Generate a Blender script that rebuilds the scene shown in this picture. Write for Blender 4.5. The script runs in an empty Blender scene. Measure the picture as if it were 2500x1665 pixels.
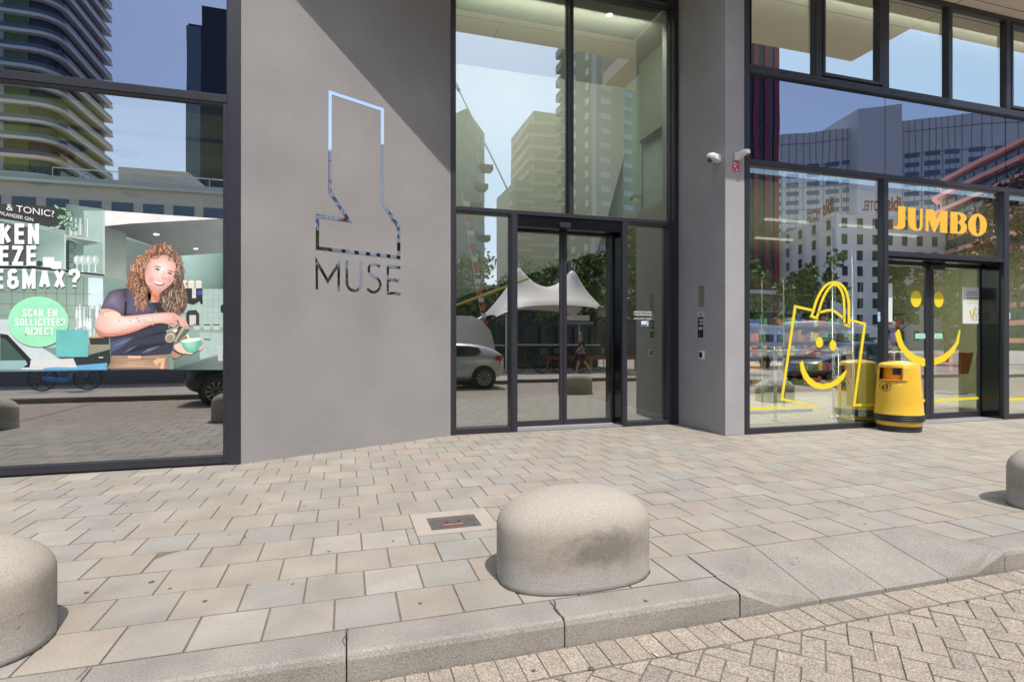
import bpy, math, random
from mathutils import Vector, Matrix
from mathutils.geometry import tessellate_polygon
SC = bpy.context.scene
COL = SC.collection
# ---------------------------------------------------------------- camera, sky, sun
F = 1347.0; H = 1.4; TH = math.radians(16.7); SN = math.sin(TH); CS = math.cos(TH)
cd = bpy.data.cameras.new('camera'); cam = bpy.data.objects.new('camera', cd); COL.objects.link(cam)
cam.location = (0, 0, H); cam.rotation_euler = (math.radians(90), 0, -TH)
cd.sensor_width = 36; cd.lens = 36 * F / 2500; cd.clip_start = .05; cd.clip_end = 2000
SC.camera = cam
SUN = Vector((.15, -1, 1.75)).normalized()
EL = math.asin(SUN.z)
w = bpy.data.worlds.new('World'); SC.world = w; w.use_nodes = True
nt = w.node_tree; bg = nt.nodes['Background']
sky = nt.nodes.new('ShaderNodeTexSky'); sky.sky_type = 'NISHITA'; sky.sun_disc = False
sky.sun_elevation = EL; sky.sun_rotation = math.radians(180 - 8.5)
sky.altitude = 0; sky.air_density = 1.0; sky.dust_density = 1.6; sky.ozone_density = 1.3
nt.links.new(sky.outputs[0], bg.inputs[0]); bg.inputs[1].default_value = .15
sl = bpy.data.lights.new('sun', 'SUN'); so = bpy.data.objects.new('sun', sl); COL.objects.link(so)
sl.energy = 2.5; sl.angle = math.radians(.5); sl.color = (1, .95, .88)
so.rotation_euler = (-SUN).to_track_quat('-Z', 'Y').to_euler()
SC.view_settings.view_transform = 'Standard'; SC.view_settings.look = 'None'
SC.view_settings.exposure = 0.70; SC.view_settings.gamma = 1
SC.render.resolution_x = 1024; SC.render.resolution_y = 681
SC.cycles.caustics_reflective = False; SC.cycles.caustics_refractive = False
SC.cycles.transparent_max_bounces = 16; SC.cycles.max_bounces = 10
SC.cycles.sample_clamp_indirect = 6
# ---------------------------------------------------------------- measuring helpers
def ray(px):
    r = (px - 1250) / F
    return SN + CS * r, CS - SN * r
def P(px, py, v):            # a point on the facade plane y = v
    du, dv = ray(px); D = v / dv
    return Vector((du * D, v, H - (py - 832) / F * D))
def U(px, v): return P(px, 832, v).x
def G(px, py, z=0):
    D = (H - z) * F / (py - 832); du, dv = ray(px)
    return Vector((du * D, dv * D, z))
def PU(px, py, u):
    du, dv = ray(px); D = u / du
    return Vector((u, dv * D, H - (py - 832) / F * D))
MW0 = Vector((-1.15, 6.9, 0)); MW1 = Vector((1.48, 8.1, 0)); MWD = (MW1 - MW0).normalized(); MWN = Vector((MWD.y, -MWD.x, 0))
def PM(px, py, off=0):       # a point on the slanted wall
    du, dv = ray(px); k = MWN.dot(MW0) + off
    D = k / (MWN.x * du + MWN.y * dv)
    return Vector((du * D, dv * D, H - (py - 832) / F * D))
def R(px, py, D, V):         # a place across the street, seen in glass standing at y = V, D metres along the mirrored view
    du, dv = ray(px)
    return Vector((du * D, 2 * V - dv * D, H - (py - 832) / F * D))
# ---------------------------------------------------------------- mesh builder
class MB:
    def __init__(s): s.v = []; s.f = []; s.m = []; s.c = []; s.sm = []
    def add(s, vs, fs, m=0, c=None, smooth=False):
        o = len(s.v); s.v += [tuple(x) for x in vs]
        for f in fs: s.f.append([i + o for i in f]); s.m.append(m); s.c.append(c or (1, 1, 1)); s.sm.append(smooth)
        return s
    def box(s, a, b, m=0, c=None):
        x0, y0, z0 = [min(a[i], b[i]) for i in range(3)]; x1, y1, z1 = [max(a[i], b[i]) for i in range(3)]
        return s.add([(x0,y0,z0),(x1,y0,z0),(x1,y1,z0),(x0,y1,z0),(x0,y0,z1),(x1,y0,z1),(x1,y1,z1),(x0,y1,z1)],
            [(3,2,1,0),(4,5,6,7),(0,1,5,4),(1,2,6,5),(2,3,7,6),(3,0,4,7)], m, c)
    def prism(s, plan, z0, z1, m=0, c=None):
        n = len(plan); ar = sum(plan[i][0]*plan[(i+1)%n][1]-plan[(i+1)%n][0]*plan[i][1] for i in range(n))
        if ar < 0: plan = plan[::-1]
        vs = [(p[0],p[1],z0) for p in plan] + [(p[0],p[1],z1) for p in plan]
        return s.add(vs, [list(range(n))[::-1], list(range(n,2*n))] + [(i,(i+1)%n,(i+1)%n+n,i+n) for i in range(n)], m, c)
    def slab(s, pts, d, m=0, c=None):      # polygon thickened along vector d
        n = len(pts); d = Vector(d); pts = [Vector(p) for p in pts]
        vs = pts + [p + d for p in pts]
        return s.add(vs, [list(range(n)), list(range(n,2*n))[::-1]] + [((i+1)%n,i,i+n,(i+1)%n+n) for i in range(n)], m, c)
    def tube(s, pts, r, n=8, m=0, c=None, cap=True):
        pts = [Vector(p) for p in pts]; rings = []; rr = r if isinstance(r, (list, tuple)) else [r]*len(pts)
        for i, p in enumerate(pts):
            d = (pts[min(i+1,len(pts)-1)] - pts[max(i-1,0)]).normalized()
            a = d.cross(Vector((0,0,1)) if abs(d.z) < .95 else Vector((1,0,0))).normalized(); b = d.cross(a)
            rings.append([p + (a*math.cos(t) + b*math.sin(t))*rr[i] for t in [2*math.pi*k/n for k in range(n)]])
        vs = [q for g in rings for q in g]
        fs = [(i*n+k, i*n+(k+1)%n, (i+1)*n+(k+1)%n, (i+1)*n+k) for i in range(len(pts)-1) for k in range(n)]
        s.add(vs, fs, m, c, True)
        if cap: s.add(rings[0], [list(range(n))[::-1]], m, c); s.add(rings[-1], [list(range(n))], m, c)
        return s
    def lathe(s, prof, center, n=40, m=0, c=None, ax='z', smooth=True):
        cx, cy, cz = center; vs = []
        for r, z in prof:
            for k in range(n):
                t = 2*math.pi*k/n; a, b = r*math.cos(t), r*math.sin(t)
                vs.append((cx+a,cy+b,cz+z) if ax=='z' else ((cx+a,cy+z,cz+b) if ax=='y' else (cx+z,cy+a,cz+b)))
        fs = [(i*n+k, i*n+(k+1)%n, (i+1)*n+(k+1)%n, (i+1)*n+k) for i in range(len(prof)-1) for k in range(n)]
        return s.add(vs, fs, m, c, smooth)
    def poly(s, pts, m=0, c=None, holes=()):
        loops = [[Vector(p) for p in pts]] + [[Vector(p) for p in h] for h in holes]
        flat = [p for l in loops for p in l]
        return s.add(flat, [t for t in tessellate_polygon(loops)], m, c)
    def build(s, name, mats, parent=None, loc=None):
        me = bpy.data.meshes.new(name); me.from_pydata(s.v, [], s.f)
        mats = mats if isinstance(mats, (list, tuple)) else [mats]
        for q in mats: me.materials.append(q)
        me.polygons.foreach_set('material_index', s.m); me.polygons.foreach_set('use_smooth', s.sm)
        if any(x != (1,1,1) for x in s.c if not isinstance(x, list)) or any(isinstance(x, list) for x in s.c):
            at = me.color_attributes.new('Col', 'FLOAT_COLOR', 'CORNER'); buf = []
            for f, c in zip(s.f, s.c):
                if isinstance(c, list):
                    for q in c: buf += [q[0], q[1], q[2], 1]
                else: buf += [c[0], c[1], c[2], 1] * len(f)
            at.data.foreach_set('color', buf)
        me.update()
        o = bpy.data.objects.new(name, me); COL.objects.link(o)
        if parent:
            o.parent = parent; o.matrix_parent_inverse = Matrix.Translation(-Vector(parent.location)) if parent.type == 'EMPTY' else Matrix()
        if loc: o.location = loc
        return o
def bevel(o, w=.01, n=2):
    b = o.modifiers.new('bevel', 'BEVEL'); b.width = w; b.segments = n; b.limit_method = 'ANGLE'; b.angle_limit = .6
    return o
def tag(o, label=None, cat=None, group=None, kind=None):
    if label: o['label'] = label
    if cat: o['category'] = cat
    if group: o['group'] = group
    if kind: o['kind'] = kind
    return o
def thing(name, label, cat, loc=(0,0,0), group=None):
    o = bpy.data.objects.new(name, None); COL.objects.link(o); o.location = loc; o.empty_display_size = .2
    return tag(o, label, cat, group)
def sub(o, par):             # hang a mesh under another mesh that sits at the same origin
    o.parent = par; o.matrix_parent_inverse = Matrix(); return o
def copy_tree(o, loc, rz=None, label=None):
    c = o.copy(); COL.objects.link(c); c.location = loc
    if rz is not None: c.rotation_euler = (0, 0, rz)
    if label: c['label'] = label
    for ch in o.children:
        d = ch.copy(); COL.objects.link(d); d.parent = c
        for g in ch.children:
            e = g.copy(); COL.objects.link(e); e.parent = d
    return c
# ---------------------------------------------------------------- materials
MATS = {}
def srgb(r, g, b): return tuple(((x/255)/12.92 if x/255 <= .04045 else ((x/255+.055)/1.055)**2.4) for x in (r,g,b))
class N:
    def __init__(s, m): s.t = m.node_tree; s.n = s.t.nodes; s.l = s.t.links
    def new(s, k, **kw):
        x = s.n.new('ShaderNode'+k)
        for a, b in kw.items():
            setattr(x, a, b)
        return x
    def link(s, a, b): s.l.new(a, b)
def mat(name, col, rough=.6, metal=0, var=.0, scale=4, grain=0, gscale=200, bump=0, attr=False, coat=0, spec=.5, emit=0, distort=None):
    if name in MATS: return MATS[name]
    m = bpy.data.materials.new(name); m.use_nodes = True; k = N(m); b = k.n['Principled BSDF']
    b.inputs['Roughness'].default_value = rough; b.inputs['Metallic'].default_value = metal
    b.inputs['Coat Weight'].default_value = coat; b.inputs['Specular IOR Level'].default_value = spec
    tc = k.new('TexCoord')
    if attr: a = k.new('Attribute', attribute_name='Col'); cur = a.outputs['Color']
    else: a = k.new('RGB'); a.outputs[0].default_value = (*col, 1); cur = a.outputs[0]
    def vary(cur, sc, amt, det):
        n = k.new('TexNoise'); n.inputs['Scale'].default_value = sc; n.inputs['Detail'].default_value = det
        k.link(tc.outputs['Object'], n.inputs['Vector'])
        r = k.new('MapRange'); r.inputs['From Min'].default_value = .3; r.inputs['From Max'].default_value = .7
        r.inputs['To Min'].default_value = 1-amt; r.inputs['To Max'].default_value = 1+amt
        k.link(n.outputs['Fac'], r.inputs['Value'])
        x = k.new('VectorMath', operation='SCALE'); k.link(cur, x.inputs[0]); k.link(r.outputs[0], x.inputs['Scale'])
        return x.outputs[0], n
    gn = None
    if var: cur, _ = vary(cur, scale, var, 5)
    if grain: cur, gn = vary(cur, gscale, grain, 2)
    if var or grain or attr: k.link(cur, b.inputs['Base Color'])
    else: b.inputs['Base Color'].default_value = (*col, 1)
    if emit: b.inputs['Emission Color'].default_value = (*col, 1); b.inputs['Emission Strength'].default_value = emit
    if bump:
        bp = k.new('Bump'); bp.inputs['Strength'].default_value = bump; bp.inputs['Distance'].default_value = .004
        if gn is None: gn = k.new('TexNoise'); gn.inputs['Scale'].default_value = gscale; k.link(tc.outputs['Object'], gn.inputs['Vector'])
        k.link(gn.outputs['Fac'], bp.inputs['Height']); k.link(bp.outputs[0], b.inputs['Normal'])
    MATS[name] = m; return m
def glass(name, fac, trans=(.75,.86,.78), refl=(1,1,1), wave=.006, opaque=None):
    m = bpy.data.materials.new(name); m.use_nodes = True; k = N(m); k.n.remove(k.n['Principled BSDF'])
    out = k.n['Material Output']; mx = k.new('MixShader'); g = k.new('BsdfGlossy'); g.inputs['Roughness'].default_value = 0
    g.inputs['Color'].default_value = (*refl, 1)
    if opaque: t = k.new('BsdfDiffuse'); t.inputs['Color'].default_value = (*opaque, 1)
    else: t = k.new('BsdfTransparent'); t.inputs['Color'].default_value = (*trans, 1)
    fr = k.new('Fresnel'); fr.inputs['IOR'].default_value = 1.5
    a = k.new('Math', operation='MULTIPLY_ADD'); a.inputs[1].default_value = 1-fac; a.inputs[2].default_value = fac-.04*(1-fac)
    a.use_clamp = True
    k.link(fr.outputs[0], a.inputs[0]); k.link(a.outputs[0], mx.inputs[0])
    k.link(t.outputs[0], mx.inputs[1]); k.link(g.outputs[0], mx.inputs[2]); k.link(mx.outputs[0], out.inputs['Surface'])
    if wave:
        tc = k.new('TexCoord'); n = k.new('TexNoise'); n.inputs['Scale'].default_value = .9; n.inputs['Detail'].default_value = 1
        k.link(tc.outputs['Object'], n.inputs['Vector']); bp = k.new('Bump'); bp.inputs['Strength'].default_value = 1
        bp.inputs['Distance'].default_value = wave; k.link(n.outputs['Fac'], bp.inputs['Height']); k.link(bp.outputs[0], g.inputs['Normal'])
    return m
M_FRAME = mat('anthracite_frame', (.027,.027,.035), .38, 0, var=.08, scale=3)
M_BLACK = mat('black_gap', (.006,.006,.007), .5)
M_BPANEL = mat('black_gloss_panel', (.006,.006,.009), .12)
M_STUCCO = mat('grey_stucco', (.285,.271,.264), .85, var=.085, scale=1.1, grain=.15, gscale=160, bump=.35)
M_STUCCO2 = mat('dark_grey_stucco', (.345,.333,.330), .8, var=.08, scale=1.6, grain=.10, gscale=160, bump=.3)
M_SOFFIT = mat('beige_plaster', (.86,.76,.65), .8, var=.03, scale=2, grain=.03)
M_SEAM = mat('seam', (.12,.11,.10), .8)
M_UPPER = mat('upper_cladding', (.4,.38,.36), .7)
M_GLASS = glass('window_glass', .46, wave=.0005)
M_GLASSD = glass('hall_glass', .47, refl=(.95,.98,.93), wave=.0005)
M_GLASSU = glass('upper_window_glass', .62, refl=(.93,.98,.90), wave=.0006)
M_SPAN = glass('spandrel_glass', .42, refl=(.62,.67,.80), wave=.0011, opaque=(.004,.005,.012))
M_MIRROR = glass('polished_steel', .80, refl=(.95,.97,1), wave=.0008, opaque=(.02,.02,.02))
M_CHROME = mat('brushed_steel', (.62,.62,.62), .38, 1)
M_YEL = mat('yellow_film', (.86,.66,.03), .5)
M_ORG = mat('golden_film', (.90,.50,.05), .5)
M_WHITE = mat('white_paint', (.80,.80,.80), .45)
M_PRINT = mat('print', (1,1,1), .5, attr=True, var=.07, scale=7)
M_GLASSS = glass('shop_glass', .60, wave=.0005)
# ---------------------------------------------------------------- ground, road, kerb, pavements
random.seed(4)
VK0, VK1 = 2.575, 2.80
MROAD = mat('clinker', (1,1,1), .85, attr=True, var=.10, scale=7, grain=.45, gscale=110, bump=.6)
MSLAB = mat('concrete_slabs', (1,1,1), .8, attr=True, var=.13, scale=2.6, grain=.13, gscale=110, bump=.25)
MKERB = mat('kerb_concrete', (.282,.260,.224), .85, var=.15, scale=3, grain=.26, gscale=120, bump=.5)
MJOINT = mat('joint_sand', (.175,.145,.110), .95, var=.2, scale=9, grain=.3, gscale=150)
g = MB(); g.add([(-700,-900,-.17),(700,-900,-.17),(700,400,-.17),(-700,400,-.17)], [(0,1,2,3)])
tag(g.build('ground', mat('far_ground', (.40,.38,.34), .9, var=.1, scale=.2)), kind='structure')
def clip(poly, nx, ny, d):
    out = []
    for i in range(len(poly)):
        a, b = poly[i], poly[(i+1) % len(poly)]
        da, db = a[0]*nx+a[1]*ny-d, b[0]*nx+b[1]*ny-d
        if da <= 0: out.append(a)
        if da*db < 0: t = da/(da-db); out.append((a[0]+(b[0]-a[0])*t, a[1]+(b[1]-a[1])*t))
    return out
def stone(mb, poly, z, col, gap, drop=.008, jit=.0015, ch=.003):
    if len(poly) < 3: return
    cx = sum(p[0] for p in poly)/len(poly); cy = sum(p[1] for p in poly)/len(poly)
    ins = []; n = len(poly)
    for d in (gap, gap+ch):
        l = []
        for x, y in poly:
            dx, dy = cx-x, cy-y; q = math.hypot(dx, dy) or 1
            l.append((x+dx/q*d*1.4, y+dy/q*d*1.4))
        ins.append(l)
    tx, ty, tz = random.uniform(-1,1)*jit*4, random.uniform(-1,1)*jit*4, random.uniform(-1,1)*jit
    def zz(x, y): return z+tz+(x-cx)*tx+(y-cy)*ty
    vs = [(x,y,z-drop) for x,y in ins[0]] + [(x,y,zz(x,y)-.002) for x,y in ins[0]] + [(x,y,zz(x,y)) for x,y in ins[1]]
    fs = [list(range(2*n,3*n))] + [(i,(i+1)%n,(i+1)%n+n,i+n) for i in range(n)] + [(i+n,(i+1)%n+n,(i+1)%n+2*n,i+2*n) for i in range(n)]
    e_ = tuple(x*.60 for x in (.31,.265,.21)); mb.add(vs, fs[:1], 0, col); mb.add(vs, fs[1:1+n], 0, e_); mb.add(vs, fs[1+n:], 0, tuple((a+2*b_)/3 for a, b_ in zip(col, e_)))
# road of herringbone clinkers
# clinkers
rd = MB(); ZR = -.13; W = .106
def rcol():
    k = random.gauss(1.04, .035); base = random.choice([(.315,.268,.212),(.33,.282,.222),(.305,.262,.209),(.32,.275,.217)])
    if random.random() < .015: base = (.27,.235,.195)
    return tuple(c*k for c in base)
c45 = math.sqrt(.5)
def rot(x, y): return ((x-y)*c45, (x+y)*c45)
for a in range(-120, 140):
    for b in range(-150, 150):
        d = (a-b) % 4
        if d == 0: q = [(a,b),(a+2,b),(a+2,b+1),(a,b+1)]
        elif d == 3: q = [(a,b),(a+1,b),(a+1,b+2),(a,b+2)]
        else: continue
        q = [rot(x*W, y*W) for x, y in q]; q = [(x+1.0, y+.3) for x, y in q]
        cx = sum(p[0] for p in q)/4; cy = sum(p[1] for p in q)/4
        if cx < -6 or cx > 12 or cy > 2.5 or cy < -2.5: continue
        q = clip(clip(q, 0, 1, 2.352), 0, -1, 2.19)
        stone(rd, q, ZR, rcol(), .0030, drop=.006, jit=.002)
x = -6
while x < 12:
    stone(rd, [(x,2.358),(x+W,2.358),(x+W,2.566),(x,2.566)], ZR, rcol(), .0032, drop=.006, jit=.002)
    stone(rd, [(x,-2.40),(x+W,-2.40),(x+W,-2.196),(x,-2.196)], ZR, rcol(), .0038); x += W
road = rd.build('road', MROAD); tag(road, kind='structure')
b = MB(); b.box((-60,-2.4,ZR-.03), (60,2.575,ZR-.0045)); tag(b.build('road_joint_sand', MJOINT), kind='structure')
b = MB()
for x0, x1 in ((-60,-6),(12,60)): b.box((x0,-2.4,ZR-.0044), (x1,2.56,ZR))
tag(b.build('road_far_stretch', mat('clinker_plain', (.31,.26,.21), .9, var=.1)), kind='structure')
# pavement slabs
pv = MB(); PW, PD, V0 = .322, .342, 2.803
MH = (.03, .62, 3.80, 4.17)
mhp = [G(1001,1258.6), G(1184.7,1241), G(1222.5,1287.4), G(1017,1309)]
mu0, mu1, mv0, mv1 = .484, 1.112, 3.982, 4.511
def scol(dark=1):
    k = random.gauss(1.06, .022)*dark; r = random.random()
    b = (.315,.276,.228) if r < .42 else ((.305,.276,.234) if r < .70 else ((.286,.270,.236) if r < .95 else (.33,.305,.26)))
    return tuple(c*k for c in b)
for i in range(0, 18):
    va = V0+i*PD; ph = -.06 if i % 2 == 0 else .10
    for j in range(-30, 50):
        ua = ph+j*PW; ub = ua+PW; cu = ua+PW/2
        if i == 0 and 2.06 < cu < 4.25: continue
        vt = va+PD
        if i in (3, 4) and ub > mu0 and ua < mu1:
            if ua < mu0-.06: ub = mu0
            elif ub > mu1+.06: ua = mu1
            else: continue
        q = [(ua,va),(ub,va),(ub,va+PD),(ua,va+PD)]
        cx, cy = cu, va+PD/2; col = scol()
        # cross joints are wide and sandy, bed joints thin
        q = [(ua+.001,va),(ub-.001,va),(ub-.001,vt),(ua+.001,vt)]
        if abs(ua+1.22) < .18 and i == 3: q = [(ua+.004,va),(ub-.004,va),(ub-.004,va+PD),(ua+.13,va+PD),(ua+.06,va+PD-.05),(ua+.004,va+PD-.12)]
        stone(pv, q, 0, col, .0036, drop=.006, jit=.0010, ch=.0015)
for xa, xb in ((mu0,.80),(.80,mu1)):
    stone(pv, [(xa+.001,V0+3*PD),(xb-.001,V0+3*PD),(xb-.001,mv0),(xa+.001,mv0)], 0, scol(), .0036, drop=.006, jit=.001, ch=.0015)
pv = pv.build('pavement', MSLAB); tag(pv, kind='structure')
b = MB(); b.box((-60,3.138,-.2), (60,9.2,-.0045)); b.box((-60,2.79,-.2),(2.1,3.1379,-.0045)); b.box((4.2,2.79,-.2),(60,3.1379,-.0045)); tag(b.build('pavement_joint_sand', MJOINT), kind='structure')
b = MB(); b.box((-60,2.8,-.0044), (-9.7,9.2,0)); b.box((16,2.8,-.0044), (60,9.2,0)); tag(b.build('pavement_far_stretch', mat('slab_plain', (.33,.29,.25), .9, var=.1)), kind='structure')
# kerb stones and the dropped crossing
kb = MB()
def kstone(u0, u1, v0, v1, sgn=1):
    e = .022; pr = [(v0,-.2),(v0+.002,-.03),(v0+.010,-.008),(v0+.03,0),(v1-.005,0),(v1,-.004),(v1,-.2)]
    if sgn < 0: pr = [(2*v0-a, z) for a, z in pr]
    n = len(pr); us = [u0+.003, u0+.008, u1-.008, u1-.003]; vs = []
    for k, u in enumerate(us):
        s_ = .004 if k in (0,3) else 0
        for a, z in pr: vs.append((u, a+(s_*sgn if a == pr[0][0] or a == pr[1][0] else 0), z-s_))
    fs = [(k*n+i,(k+1)*n+i,(k+1)*n+i+1,k*n+i+1) for k in range(3) for i in range(n-1)] + [list(range(n)), list(range(3*n,4*n))[::-1]]
    kb.add(vs, fs)
KU = 1.05
for k in range(-14, 20):
    u0 = k*KU
    if 2.05 < u0 < 4.15: continue
    kstone(u0 if k != 4 else 4.2, u0+KU, VK0, VK1)
for k in range(-16, 22): kstone(k*KU, k*KU+KU, -2.4, -2.17, -1)
lip = -.118; vb = 3.140
def rampblock(u0a, u0b, u1a, u1b, flare=None):
    g_ = .003
    kb.add([(u0a+g_,VK0+.01,lip),(u1a-g_,VK0+.01,lip),(u1b-g_,vb,-.002),(u0b+g_,vb,-.002),(u0a+g_,VK0+.01,-.2),(u1a-g_,VK0+.01,-.2),(u1b-g_,vb,-.2),(u0b+g_,vb,-.2)],
        [(0,1,2,3),(4,5,1,0),(1,5,6,2),(4,0,3,7)])
rampblock(2.67, 2.67, 3.17, 3.17); rampblock(3.17, 3.17, 3.69, 3.69)
def flare(ua, ub, uc):      # ua: outer edge (full kerb), ub: where the lip starts, uc: inner joint
    s_ = 1 if uc > ua else -1; ua += .003*s_; uc -= .003*s_
    A, B, C, Dd, E = (ua,VK0+.003,-.012), (ub,VK0+.008,lip), (uc,VK0+.01,lip), (uc,vb,-.002), (ua,vb,-.001)
    A2 = (ua, VK0+.03, 0); K = (ua+.05*s_, VK0+.05, -.004)
    lo = lambda p: (p[0], p[1], -.2)
    f = [(0,1,6),(1,2,6),(2,3,6),(3,4,6),(4,5,6),(5,0,6)]
    kb.add([A,B,C,Dd,E,A2,K], f if s_ > 0 else [t[::-1] for t in f], smooth=False)
    kb.add([A,B,C,lo(C),lo(B),lo(A)], [(5,4,1,0),(4,3,2,1)])
flare(2.10, 2.37, 2.67); flare(4.20, 3.95, 3.69)
tag(kb.build('kerb', MKERB), kind='structure')
# far pavement over the street
b = MB(); b.box((-60,-60,-.19), (60,-2.395,-.004)); 
def brickmat():
    m = bpy.data.materials.new('far_paving'); m.use_nodes = True; k = N(m); bs = k.n['Principled BSDF']; bs.inputs['Roughness'].default_value = .85
    t = k.new('TexBrick'); t.inputs['Scale'].default_value = 1; t.inputs['Brick Width'].default_value = .6; t.inputs['Row Height'].default_value = .3
    t.inputs['Mortar Size'].default_value = .01; t.inputs['Color1'].default_value = (.36,.32,.28,1); t.inputs['Color2'].default_value = (.42,.38,.33,1); t.inputs['Mortar'].default_value = (.16,.14,.12,1)
    tc = k.new('TexCoord'); k.link(tc.outputs['Object'], t.inputs['Vector']); k.link(t.outputs['Color'], bs.inputs['Base Color']); return m
tag(b.build('opposite_pavement', brickmat()), kind='structure')
# service hatch set in the slabs
hatch = thing('service_hatch', 'dark ribbed metal hatch with a red strip in a pale concrete surround', 'hatch', ((mu0+mu1)/2, 4.2, 0))
hx0, hx1, hy0, hy1 = .603, .985, 4.075, 4.365
b = MB(); a0, a1, c0, c1 = mu0+.004, mu1-.004, mv0+.004, mv1-.004
for q in ([(a0,c0),(a1,c0),(hx1,hy0),(hx0,hy0)], [(a1,c0),(a1,c1),(hx1,hy1),(hx1,hy0)], [(a1,c1),(a0,c1),(hx0,hy1),(hx1,hy1)], [(a0,c1),(a0,c0),(hx0,hy0),(hx0,hy1)]):
    b.add([(x,y,.002) for x,y in q]+[(x,y,-.03) for x,y in q], [(0,1,2,3),(2,3,7,6),(0,1,5,4)])
b.build('surround', mat('pale_concrete', (.40,.345,.29), .85, var=.06, scale=6, grain=.12, gscale=200), hatch)
b = MB(); b.box((hx0,hy0,-.02), (hx1,hy1,-.003))
k = -12
while k < 40:
    p = [(hx0+.02+k*.014, hy0+.018), (hx0+.027+k*.014, hy0+.018), (hx0+.027+k*.014+.20, hy1-.05), (hx0+.02+k*.014+.20, hy1-.05)]
    p = clip(clip(p, 1, 0, hx1-.02), -1, 0, -(hx0+.015))
    if len(p) > 2: b.slab([(x,y,-.0012) for x,y in p], (0,0,-.003))
    k += 1
b.box((hx0,hy0,-.0005),(hx0+.008,hy1,-.008)); b.box((hx1-.008,hy0,-.0005),(hx1,hy1,-.008)); b.box((hx0,hy0,-.0003),(hx1,hy0+.008,-.008)); b.box((hx0,hy1-.008,-.0003),(hx1,hy1,-.008))
b.build('cover', mat('cast_iron', (.16,.15,.135), .55, .3, var=.15, scale=20), hatch)
cx = (hx0+hx1)/2; cy = (hy0+hy1)/2
b = MB(); b.box((cx-.06,cy-.005,-.0005), (cx+.05,cy+.035,-.0002)); b.build('grip_recess', M_BLACK, hatch)
b = MB(); b.box((cx-.045,cy+.004,-.0001), (cx+.035,cy+.022,.001)); b.build('grip', mat('worn_iron', (.25,.24,.22), .5, .4), hatch)
b = MB(); b.box((cx-.085,cy-.055,-.0005), (cx+.065,cy-.028,.0005)); b.build('red_strip', mat('worn_red', (.52,.13,.11), .7, var=.2, scale=40), hatch)
# chewing gum spots and litter
MGUM = mat('old_gum', (.10,.09,.08), .8)
gm = MB(); rg = random.Random(9)
def blob(x, y, r, z, q=1.0):
    n = 9; gm.add([(x+math.cos(t)*r*rg.uniform(.75,1.2)*q, y+math.sin(t)*r*rg.uniform(.75,1.2), z) for t in [2*math.pi*i/n for i in range(n)]], [list(range(n))])
for px, py, r in ((370,1420,.016),(211,1446,.012),(415,1436,.010),(500,1467,.013),(1026,1472,.012),(803,1346,.012),(960,1320,.009),(715,1425,.009),(1576,1466,.012),(855,1279,.010),(975,1292,.006),(1945,1362,.008),(2112,1278,.012),(2105,1225,.012),(660,1230,.009),(560,1305,.008),(276,1296,.009),(330,1211,.010),(160,1207,.012),(309,1234,.012),(635,1237,.009),(480,1317,.007),(610,1428,.008),(1290,1240,.01),(1438,1169,.008),(1920,1115,.01),(1850,1100,.009),(1010,1180,.009)):
    p = G(px, py); blob(p.x, p.y, r*rg.uniform(.9,1.2), .0022)
for px, py, r in ((1303,1637,.011),(1443,1632,.018),(2362,1468,.014),(2127,1546,.009),(1772,1511,.012),(2130,1386,.016)):
    z = ZR if py > 1400 else -.06; p = G(px, py, z)
    if py < 1400: z = -.0025+(p.y-vb)/(vb-VK0)*.116
    p = G(px, py, z); blob(p.x, p.y, r*.8, z+.004, 1.2)
for _ in range(90): blob(rg.uniform(-5,9), rg.uniform(3.2,6.8), rg.uniform(.004,.010), .0022)
tag(gm.build('chewing_gum', MGUM), 'small dark spots of trodden chewing gum scattered over the pale slabs', 'chewing gum', kind='stuff')
def butt(px, py, z, a, label, w=.022):
    p = G(px, py, z); o = thing('cigarette_butt', label, 'cigarette butt', (p.x, p.y, z), 'cigarette butts dropped by the kerb'); d = Vector((math.cos(a), math.sin(a), 0))
    MB().tube([(p.x,p.y,z+.006), tuple(Vector((p.x,p.y,z+.006))+d*w)], .004, 8).build('paper', M_WHITE, o)
    MB().tube([tuple(Vector((p.x,p.y,z+.006))+d*w), tuple(Vector((p.x,p.y,z+.006))+d*w*1.7)], .0041, 8).build('filter', mat('filter_orange', (.55,.30,.12), .8), o)
butt(1606,1603,ZR,1.9,'orange tipped cigarette butt lying in the road in front of the middle bollard')
butt(1806,1495,ZR,.1,'orange tipped cigarette butt lying against the kerb where the dropped kerb starts')
butt(2310,1409,ZR,.3,'white cigarette butt lying along the lip of the dropped kerb',.03)
butt(1379,1519,-.03,1.4,'cigarette butt stuck in the crack between two kerb stones')
# jagged crack in the kerb in front of the bollard
b = MB(); crk = [(1353,1463),(1356,1478),(1352,1484),(1358,1492),(1366,1500),(1374,1504),(1378,1512)]
for (xa,ya),(xb,yb) in zip(crk, crk[1:]): b.add([G(xa-1.5,ya,.0018),G(xa+1.5,ya,.0018),G(xb+2,yb,.0018),G(xb-2,yb,.0018)], [(0,1,2,3)])
for pts in ([(848,1531),(847,1546),(838,1558),(836,1564),(847,1579)], [(215,1626),(210,1633),(195,1648),(185,1659)]):
    for (xa,ya),(xb,yb) in zip(pts, pts[1:]): b.add([G(xa-1,ya,.0018),G(xa+1.2,ya,.0018),G(xb+1.2,yb,.0018),G(xb-1,yb,.0018)], [(0,1,2,3)])
b.add([G(1676,1356,.0018),G(1681,1356,.0018),G(1750,1406,.0018),G(1746,1407,.0018)], [(0,1,2,3)])
tag(b.build('kerb_crack', mat('crack', (.07,.06,.05), .95)), kind='structure')
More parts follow.
